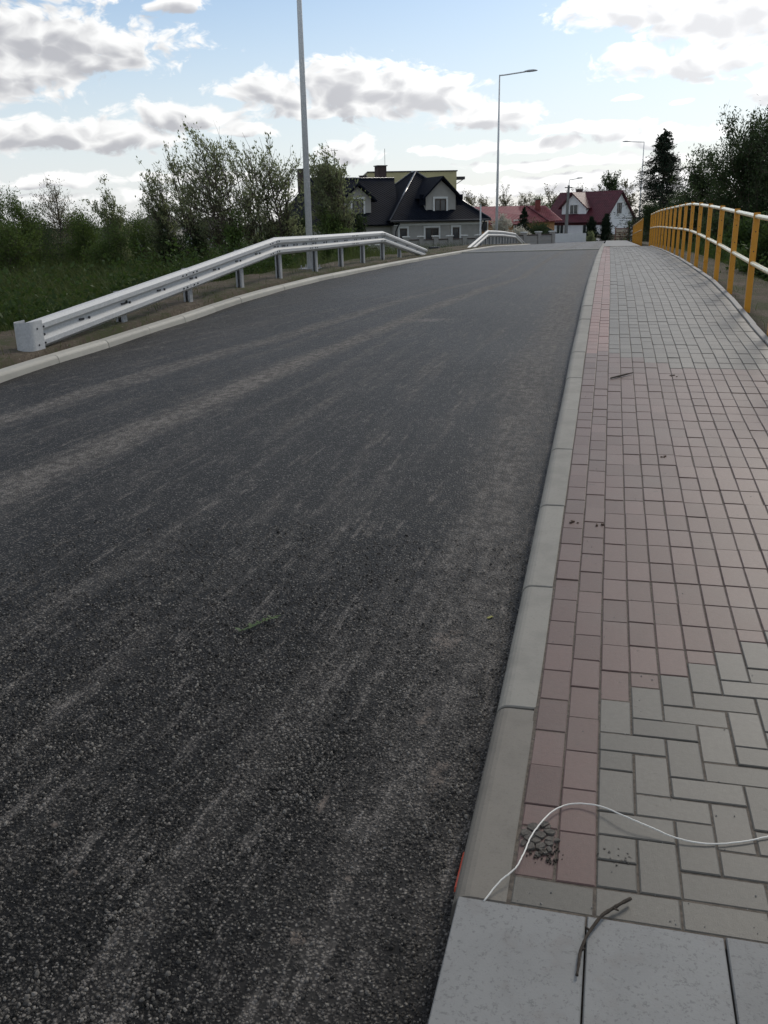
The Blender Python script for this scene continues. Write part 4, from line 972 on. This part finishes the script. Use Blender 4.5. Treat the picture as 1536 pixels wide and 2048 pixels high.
for i, (u, vt, hp, lab) in enumerate([(-20,440,70,'distant dark treetops beyond the domed shrub'),(70,442,60,'distant dark treetops behind the bare tree'),(160,441,66,'distant dark treetops right of the bare tree'),(250,441,60,'distant dark treetops left of the brown cottage'),(345,440,55,'distant dark treetops between the brown cottage and the willows')]):
    T('distant_bush', lab, u, 110+6*i, vt, hp, 'dark', 5000, .24, 130+i, shape='shrub', stems=6, t0=.03, rise=.5, n_br=70, n_tw=8, cat='bush', group='distant treetops on the left', scatter=.2)
GR = 'trees right of the road'
T('spruce_tree', 'tall dark spruce behind the yellow railing', 1320, 72, 260, 112, 'spruce', 32000, .15, 60, shape='cone', t0=.04, n_br=380, n_tw=8, group=GR, scatter=.05)
T('broadleaf_tree', 'large dark broadleaf tree, the tallest right of the spruce', 1498, 40, 220, 115, 'dark', 30000, .12, 61, shape='oval', stems=4, t0=.08, rise=.8, n_br=150, n_tw=10, group=GR, scatter=.10)
T('broadleaf_tree', 'lower broadleaf tree between the spruce and the tall tree', 1408, 46, 288, 62, 'dark', 15000, .12, 62, shape='oval', stems=4, t0=.05, rise=.7, n_br=110, n_tw=9, group=GR, scatter=.12)
T('broadleaf_tree', 'broadleaf tree farthest right, mostly out of view', 1640, 36, 248, 110, 'dark', 16000, .13, 63, shape='oval', stems=4, t0=.05, rise=.7, n_br=110, n_tw=9, group=GR, scatter=.12)
k = 0
for (u, D, vt, hp, lf, nl, lab) in [(1370,50,372,50,'dark',8000,'dark bush behind the middle of the long railing'),(1440,44,352,66,'dark',10000,'dark bush under the tall broadleaf tree'),(1525,38,345,70,'dark',10000,'dark bush farthest right under the tall tree'),(1300,62,400,24,'dark',5000,'small dark bush at the foot of the spruce'),(1345,58,392,34,'dark',6000,'dark bush right of the spruce'),(1505,24,440,70,'weed',8000,'low green bush behind the nearest railing posts'),(1440,30,428,60,'dark',8000,'shaded low bush behind the railing'),(1580,17,452,90,'weed',7000,'low leafy weed clump behind the first railing post')]:
    k += 1; T('bush', lab, u, D, vt, hp, lf, nl, .10, 70+k, shape='shrub', stems=5, t0=.03, rise=.4, n_br=70, n_tw=8, cat='bush', group='bushes right of the road', scatter=.22)
GB = 'trees behind the houses'
T('garden_tree', 'broad leafy tree rising behind the white house', 1216, 150, 338, 30, 'dark', 7000, .28, 80, shape='oval', stems=3, t0=.15, rise=.6, n_br=70, n_tw=8, group=GB)
T('garden_tree', 'lighter thin tree at the right of the white house gable', 1252, 152, 350, 26, 'bare', 4000, .26, 81, shape='oval', stems=3, t0=.15, rise=.8, n_br=60, n_tw=8, group=GB)
for i, (u, vt, hp, lf, lab) in enumerate([(938,382,26,'bare','nearly bare tree just right of the dark roof'),(968,386,26,'bare','nearly bare tree behind the tall lamp'),(1012,374,28,'bare','tall bare tree above the red roof'),(1046,384,26,'bare','bare tree above the small garden spruce'),(1078,388,24,'green','thin green tree behind the red chimney'),(1104,370,30,'bare','brownish tree left of the utility pole'),(1132,384,24,'bare','low bare tree behind the utility pole'),(1158,372,28,'bare','bare tree above the white dormer'),(905,390,22,'bare','bare tree against the dark roof edge'),(1180,380,24,'bare','bare tree over the burgundy ridge')]):
    T('distant_tree', lab, u, 165+i*3, vt, hp, lf, 3000, .26, 90+i, shape='round', stems=3, t0=.12, rise=.9, n_br=70, n_tw=11, group=GB)
T('garden_spruce', 'small dark garden spruce in front of the red roof', 1049, 88, 410, 26, 'spruce', 6000, .16, 110, shape='cone', t0=.04, n_br=130, n_tw=6, scatter=.06)
T('flowering_shrub', 'cream flowering shrub beside the tall lamp', 1005, 84, 428, 24, 'blossom', 3500, .14, 111, shape='round', stems=3, t0=.1, n_br=44, cat='shrub', group='flowering shrubs', scatter=.15)
T('flowering_shrub', 'low white flowering shrub right of the cream one', 1042, 80, 450, 26, 'blossom', 2600, .13, 112, shape='shrub', stems=4, t0=.05, n_br=44, cat='shrub', group='flowering shrubs', scatter=.15)
T('garden_hedge', 'dark clipped hedge behind the concrete panel wall', 1070, 92, 447, 40, 'dark', 5000, .14, 113, shape='shrub', stems=5, t0=.03, n_br=60, cat='hedge', scatter=.2)
T('thuja', 'shorter columnar thuja left of its taller twin at the white house', 1184, 94, 435, 13, 'thuja', 11000, .13, 114, shape='shrub', stems=1, t0=.02, n_br=200, n_tw=7, group='thujas', scatter=.16)
T('thuja', 'taller wider thuja at the corner of the white house', 1214, 94, 430, 15, 'thuja', 13000, .13, 115, shape='shrub', stems=1, t0=.02, n_br=220, n_tw=7, group='thujas', scatter=.16)
T('bush', 'small grey green bush in front of the shorter thuja', 1183, 88, 459, 12, 'willow', 2500, .11, 116, shape='shrub', stems=3, t0=.03, n_br=40, cat='bush', scatter=.2)
T('bush', 'light green bush at the right corner of the white house', 1262, 96, 443, 12, 'fresh', 2500, .13, 117, shape='shrub', stems=3, t0=.03, n_br=40, cat='bush', scatter=.2)

# ------------------------------------------------------------------ grass and weeds
def grass(name, label, pts, h, wdt, mat, rng, lean=.35):
    n = len(pts); th = rng.uniform(0, 6.28, n); s = np.stack([np.cos(th), np.sin(th), np.zeros(n)], 1)
    h = (h*rng.uniform(.45, 1.25, n))[:, None]; wdt = np.asarray(wdt)*np.ones(n); wdt = wdt[:, None]
    ln = rng.normal(size=(n, 3))*lean; ln[:, 2] = 0; ln[:, :2] += np.array(wind(.18))
    b = pts; m = b+np.array([0, 0, .55])*h+ln*h*.25; t = b+np.array([0, 0, .95])*h+ln*h*.9
    V = np.stack([b-s*wdt/2, b+s*wdt/2, m+s*wdt*.4, m-s*wdt*.4, t+s*wdt*.06, t-s*wdt*.06], 1).reshape(-1, 3)
    i = np.arange(n)[:, None]*6; F = np.concatenate([i+np.array([[0, 1, 2, 3]]), i+np.array([[3, 2, 4, 5]])], 1).reshape(-1, 4)
    o = link(name, npmesh(name, V, F, FOL[mat], np.repeat(rng.random(n), 2))); tag(o, label, 'grass', None, 'stuff'); return o
def scatter(n, x0, x1, y0, y1, rng, keep=None):
    x = rng.uniform(x0, x1, n); y = rng.uniform(y0, y1, n)
    if keep is not None: k_ = keep(x, y); x, y = x[k_], y[k_]
    return np.stack([x, y, ground_z(x, y)-.02], 1)
rng = np.random.default_rng(5)
def clumpy(x, y): return (np.sin(x*1.3+np.sin(y*.7)*2)*np.sin(y*1.1+x*.4)+rng.normal(size=len(x))*.5) > -.35
# tall meadow grass, nearer zone finer than the far one
pts = scatter(52000, -22, -7.4, 5, 30, rng, clumpy); grass('meadow_grass', 'tall rough grass on the bank left of the guardrail', pts, .62, .014, 'grass', rng)
pts = scatter(60000, -50, -9, 26, 62, rng, clumpy); grass('far_meadow_grass', 'tall pale grass in the meadow before the shrubs', pts, .95, .026, 'grass', rng)
pts = scatter(16000, 2.9, 16, 7, 45, rng, clumpy); grass('bank_grass', 'grass on the bank behind the yellow railing', pts, .5, .018, 'grass', rng)
pts = np.concatenate([scatter(9000, -7.6, -5.52, 5, 34, rng, lambda x, y: rng.random(len(x)) < .10+.5*(x < -6.6)+.35*(np.sin(y*2+x)*np.sin(y*.9) > .35)), scatter(2400, 1.80, 3.0, 6, 34, rng, lambda x, y: rng.random(len(x)) < .15+.6*(x > 2.45))])
grass('verge_grass', 'short sparse tufts of grass on the bare soil verges', pts, .11, .006, 'grass', rng, .6)
# leafy weeds on the near bank
def weeds(name, label, pts, h, size, per, mat, rng):
    n = len(pts); C = np.repeat(pts, per, 0); hh = np.repeat(h*rng.uniform(.4, 1.15, n), per)
    C = C+np.stack([rng.normal(size=n*per)*.09, rng.normal(size=n*per)*.09, hh*rng.uniform(.15, 1, n*per)], 1)
    V, F = leaf_quads(C, size, rng, .15, .5); o = link(name, npmesh(name, V, F, FOL[mat], np.repeat(rng.random(n), per)*.6+rng.random(n*per)*.4)); tag(o, label, 'weeds', None, 'stuff')
pts = scatter(5200, -14, -6.9, 5, 19, rng, clumpy); weeds('bank_weeds', 'dark leafy nettles and weeds on the bank behind the guardrail', pts, .8, .075, 14, 'weed', rng)
pts = scatter(5200, -34, -11, 12, 40, rng, clumpy); weeds('meadow_weeds', 'leafy weeds among the meadow grass', pts, .9, .10, 9, 'weed', rng)
pts = scatter(2600, 2.5, 9, 7, 30, rng, clumpy); weeds('right_bank_weeds', 'leafy weeds on the bank behind the yellow railing', pts, .6, .07, 12, 'weed', rng)

# ------------------------------------------------------------------ small things on the pavement and road
def smooth_path(pts, n=8):
    pts = [np.array(p, float) for p in pts]; P_ = [2*pts[0]-pts[1]]+pts+[2*pts[-1]-pts[-2]]; out_ = []
    for i in range(1, len(P_)-2):
        for k in range(n):
            t = k/n; a, b, c, d = P_[i-1:i+3]; out_.append(.5*((2*b)+(-a+c)*t+(2*a-5*b+4*c-d)*t*t+(-a+3*b-3*c+d)*t**3))
    return out_+[pts[-1]]
wp = [(-.062,.072,.004),(-.03,.135,.02),(.005,.185,.03),(.022,.25,.03),(.036,.33,.025),(.068,.42,.02),(.10,.475,.015),(.146,.509,.012),(.217,.503,.02),(.292,.457,.03),(.36,.432,.022),(.423,.413,.012),(.507,.414,.006),(.60,.447,.004),(.70,.50,.004),(.85,.56,.004)]
rgw = random.Random(8); path = smooth_path([(a, b, float(prof(b))+c*.75+.001) for a, b, c in wp]); path = [q+np.array([rgw.gauss(0, .00035), rgw.gauss(0, .00035), 0]) for q in path]; c = MB().tube(path, .0021, 8).build('cable', MCABLE, None, smooth=True); tag(c, 'thin white cable curling across the herringbone paving blocks', 'cable')
tp = [(.294,.151,.010),(.272,.128,.012),(.239,.096,.009),(.222,.070,.013),(.198,.022,.010),(.187,-.012,.014),(.177,-.051,.010),(.175,-.085,.012),(.172,-.118,.010)]
path = smooth_path([(a, b, c+.002) for a, b, c in tp], 5); rng2 = random.Random(3)
tw_ = MB().tube(path, [.0046*(1-.35*i/len(path))*rng2.uniform(.85, 1.2) for i in range(len(path))], 8)
for (a, d) in ((8, (.012,-.012,.006)), (20, (-.012,.004,.006)), (29, (.01,.003,.004))): tw_.tube([Vector(path[a]), Vector(path[a])+Vector(d)], [.0035, .002], 6)
tag(tw_.build('twig', MTWIG, None, smooth=True), 'dark knobbly twig lying across the joint of the pale slabs', 'twig')
st = [(.232,5.986),(.30,6.06),(.36,6.13),(.419,6.194)]; tag(MB().tube([(a, b, float(prof(b))+.012) for a, b in st], [.006,.008,.007,.004], 7).build('stick', MTWIG), 'thin straight stick on the red paving blocks farther up', 'stick')
def clods(name, label, cx, cy, n, spread, size, seed, mat=MMUD, flat=.45, zf=prof, cat='mud'):
    rg = random.Random(seed); mb = MB(); z0 = float(zf(cy)); cells = []
    for i in range(n):
        for _ in range(30):
            a = rg.uniform(0, 6.28); r = spread*math.sqrt(rg.random()); s = size*rg.uniform(.3, 1)*(1.25-r/spread*.8); x, y = r*math.cos(a), r*math.sin(a)*.85
            if all(math.hypot(x-p, y-q) > (s+t)*.82 for p, q, t in cells): break
        else: continue
        cells.append((x, y, s)); k = rg.randint(5, 8); rot = rg.uniform(0, 6.28)
        pts = [(x+s*rg.uniform(.75, 1.05)*math.cos(rot+6.28*j/k), y+s*rg.uniform(.75, 1.05)*math.sin(rot+6.28*j/k)) for j in range(k)]
        h = s*flat*rg.uniform(.6, 1)+.001; tx, ty = rg.uniform(-.2, .2), rg.uniform(-.2, .2)
        vs = [(p, q, -.004) for p, q in pts]+[(x+(p-x)*.9, y+(q-y)*.9, h+(p-x)*tx+(q-y)*ty) for p, q in pts]+[(x, y, h*1.05)]
        mb.add(vs, [(j, (j+1) % k, k+(j+1) % k, k+j) for j in range(k)]+[(k+j, k+(j+1) % k, 2*k) for j in range(k)])
    o = mb.build(name, mat); o.location = (cx, cy, z0); return tag(o, label, cat)
rg = random.Random(21); mb = MB(); seeds = []
while len(seeds) < 20:
    a = rg.uniform(0, 6.28); r = math.sqrt(rg.random()); q = (r*math.cos(a)*.052, r*math.sin(a)*.072)
    if all(math.hypot(q[0]-p[0], q[1]-p[1]) > .0125 for p in seeds): seeds.append(q)
for (sx_, sy_) in seeds:
    e = .019; poly = [(sx_+e*math.cos(t*.785+.3), sy_+e*math.sin(t*.785+.3)) for t in range(8)]
    for (ox_, oy_) in seeds:
        if (ox_, oy_) == (sx_, sy_): continue
        mx_, my_, nx_, ny_ = (sx_+ox_)/2, (sy_+oy_)/2, ox_-sx_, oy_-sy_; new = []
        for k_ in range(len(poly)):
            A_, B_ = poly[k_], poly[(k_+1) % len(poly)]; da = (A_[0]-mx_)*nx_+(A_[1]-my_)*ny_; db = (B_[0]-mx_)*nx_+(B_[1]-my_)*ny_
            if da <= 0: new.append(A_)
            if da*db < 0: t_ = da/(da-db); new.append((A_[0]+(B_[0]-A_[0])*t_, A_[1]+(B_[1]-A_[1])*t_))
        poly = new
        if len(poly) < 3: break
    if len(poly) < 3: continue
    rr_ = math.hypot(sx_/.052, sy_/.072)
    if rr_ > .93: continue
    k_ = rg.uniform(.90, .98)*(1 if rr_ < .75 else rg.uniform(.55, .9)); poly = [(p[0]+rg.uniform(-.0016, .0016), p[1]+rg.uniform(-.0016, .0016)) for p in poly]; h_ = rg.uniform(.002, .0055); tx, ty = rg.uniform(-.12, .12), rg.uniform(-.12, .12); m_n = len(poly)
    lo = [(sx_+(p[0]-sx_)*k_, sy_+(p[1]-sy_)*k_, -.005) for p in poly]; hi = [(sx_+(p[0]-sx_)*k_*.92, sy_+(p[1]-sy_)*k_*.92, h_+(p[0]-sx_)*tx+(p[1]-sy_)*ty) for p in poly]
    mb.add(lo+hi, [tuple(range(m_n, 2*m_n))]+[(q, (q+1) % m_n, m_n+(q+1) % m_n, m_n+q) for q in range(m_n)])
o = mb.build('mud_patch', MMUD); o.location = (.056, .345, float(prof(.335))); tag(o, 'cracked patch of dried mud on the red blocks by the kerb', 'mud')
clods('mud_patch', 'loose crumbs of dark mud beside the cracked patch', .075, .285, 40, .05, .0075, 12, simple('dark_mud', (.07, .058, .046), .95, 0, .3, 90, .8), .6)
clods('mud_patch', 'small crumbs of mud on the grey blocks under the cable', .255, .315, 18, .045, .007, 2, MMUD, .5)
MLEAF = simple('dead_leaf', (.07, .045, .03), .9, 0, .3, 40)
clods('dead_leaf', 'crumpled dark leaf on the red block nearest the kerb', .048, 2.80, 4, .03, .022, 4, MLEAF, .6, prof, 'leaf')
clods('dead_leaf', 'crumpled dark leaf one column right of the other', .189, 2.785, 3, .025, .018, 5, MLEAF, .6, prof, 'leaf')
clods('dead_leaf', 'dark crumb of leaf in the middle of the red blocks', .56, 3.95, 3, .02, .016, 6, MLEAF, .6, prof, 'leaf')
clods('dead_leaf', 'dark leaf lying where the red blocks turn grey', .76, 6.15, 4, .06, .02, 7, MLEAF, .5, prof, 'leaf')
# loose grit
rg = random.Random(9); mb = MB()
def grit(x, y, z, s):
    k = 5; vs = [(x+s*rg.uniform(.6,1)*math.cos(6.28*j/k), y+s*rg.uniform(.6,1)*math.sin(6.28*j/k), z-.001) for j in range(k)]+[(x+rg.uniform(-.3,.3)*s, y+rg.uniform(-.3,.3)*s, z+s*.7)]
    mb.add(vs, [(j, (j+1) % k, k) for j in range(k)])
for i in range(340):
    y = .1+rg.random()**2*6; x = rg.uniform(.0, 1.5); grit(x, y, float(prof(y)), rg.uniform(.0012, .0042))
for i in range(160):                                # crumbs caught in the joints beside the kerb
    y = .1+rg.random()**1.5*4; x = rg.choice([.0, P, 2*P])+rg.gauss(0, .006); grit(x, y, float(prof(y))-.003, rg.uniform(.001, .0035))
for i in range(420):
    y = rg.random()**1.6*9-.3; x = -.16-rg.random()**2*1.6; grit(x, y, float(road_z(np.array(x), y)), rg.uniform(.002, .006))
for i in range(260):
    y = rg.random()**1.3*10-.3; x = rg.uniform(-4.5, -.3); grit(x, y, float(road_z(np.array(x), y)), rg.uniform(.002, .0055))
tag(mb.build('gravel', MPEB), 'loose grit and crumbs scattered on road and pavement', 'grit', None, 'stuff')
# green sprig on the asphalt
g = empty('green_sprig', (-1.25, 1.60, float(road_z(np.array(-1.25), 1.60))+.006)); tag(g, 'small green leafy sprig lying on the dark asphalt', 'sprig')
stem = smooth_path([(-.055,-.075,0),(-.02,-.03,.006),(.02,.03,.008),(.05,.09,.004)], 4); MB().tube(stem, .0022, 6).build('stem', simple('sprig_stem', (.08,.11,.03), .7), g)
mb = MB(); rg = random.Random(4)
for i in range(22):
    p_ = stem[rg.randrange(len(stem))]; a = rg.uniform(0, 6.28); l = rg.uniform(.018, .036); d = np.array([math.cos(a), math.sin(a), rg.uniform(0, .35)])*l; s = np.array([-math.sin(a), math.cos(a), .1])*l*.3
    mb.add([p_, p_+d*.5+s, p_+d, p_+d*.5-s], [(0,1,2,3)])
mb.build('leaf', simple('sprig_leaf', (.050,.085,.022), .7), g)
tag(MB().box((0,0,0), (.03,.012,.003), .9).build('fallen_leaf', simple('yellow_leaf', (.25,.24,.06), .8)), 'tiny yellow green leaf on the asphalt near the kerb', 'leaf').location = (-.268, 1.868, float(road_z(np.array(-.268), 1.868))+.006)
# scrap of orange tape along the kerb foot
o = MB().hexa([(-.159,.20,-.112),(-.150,.20,-.112),(-.150,.37,-.112),(-.159,.37,-.112)], [(-.157,.21,-.088),(-.152,.21,-.086),(-.152,.36,-.090),(-.157,.36,-.096)]).build('orange_strip', MORANGE); tag(o, 'orange plastic strip tucked against the near kerb face', 'strip')
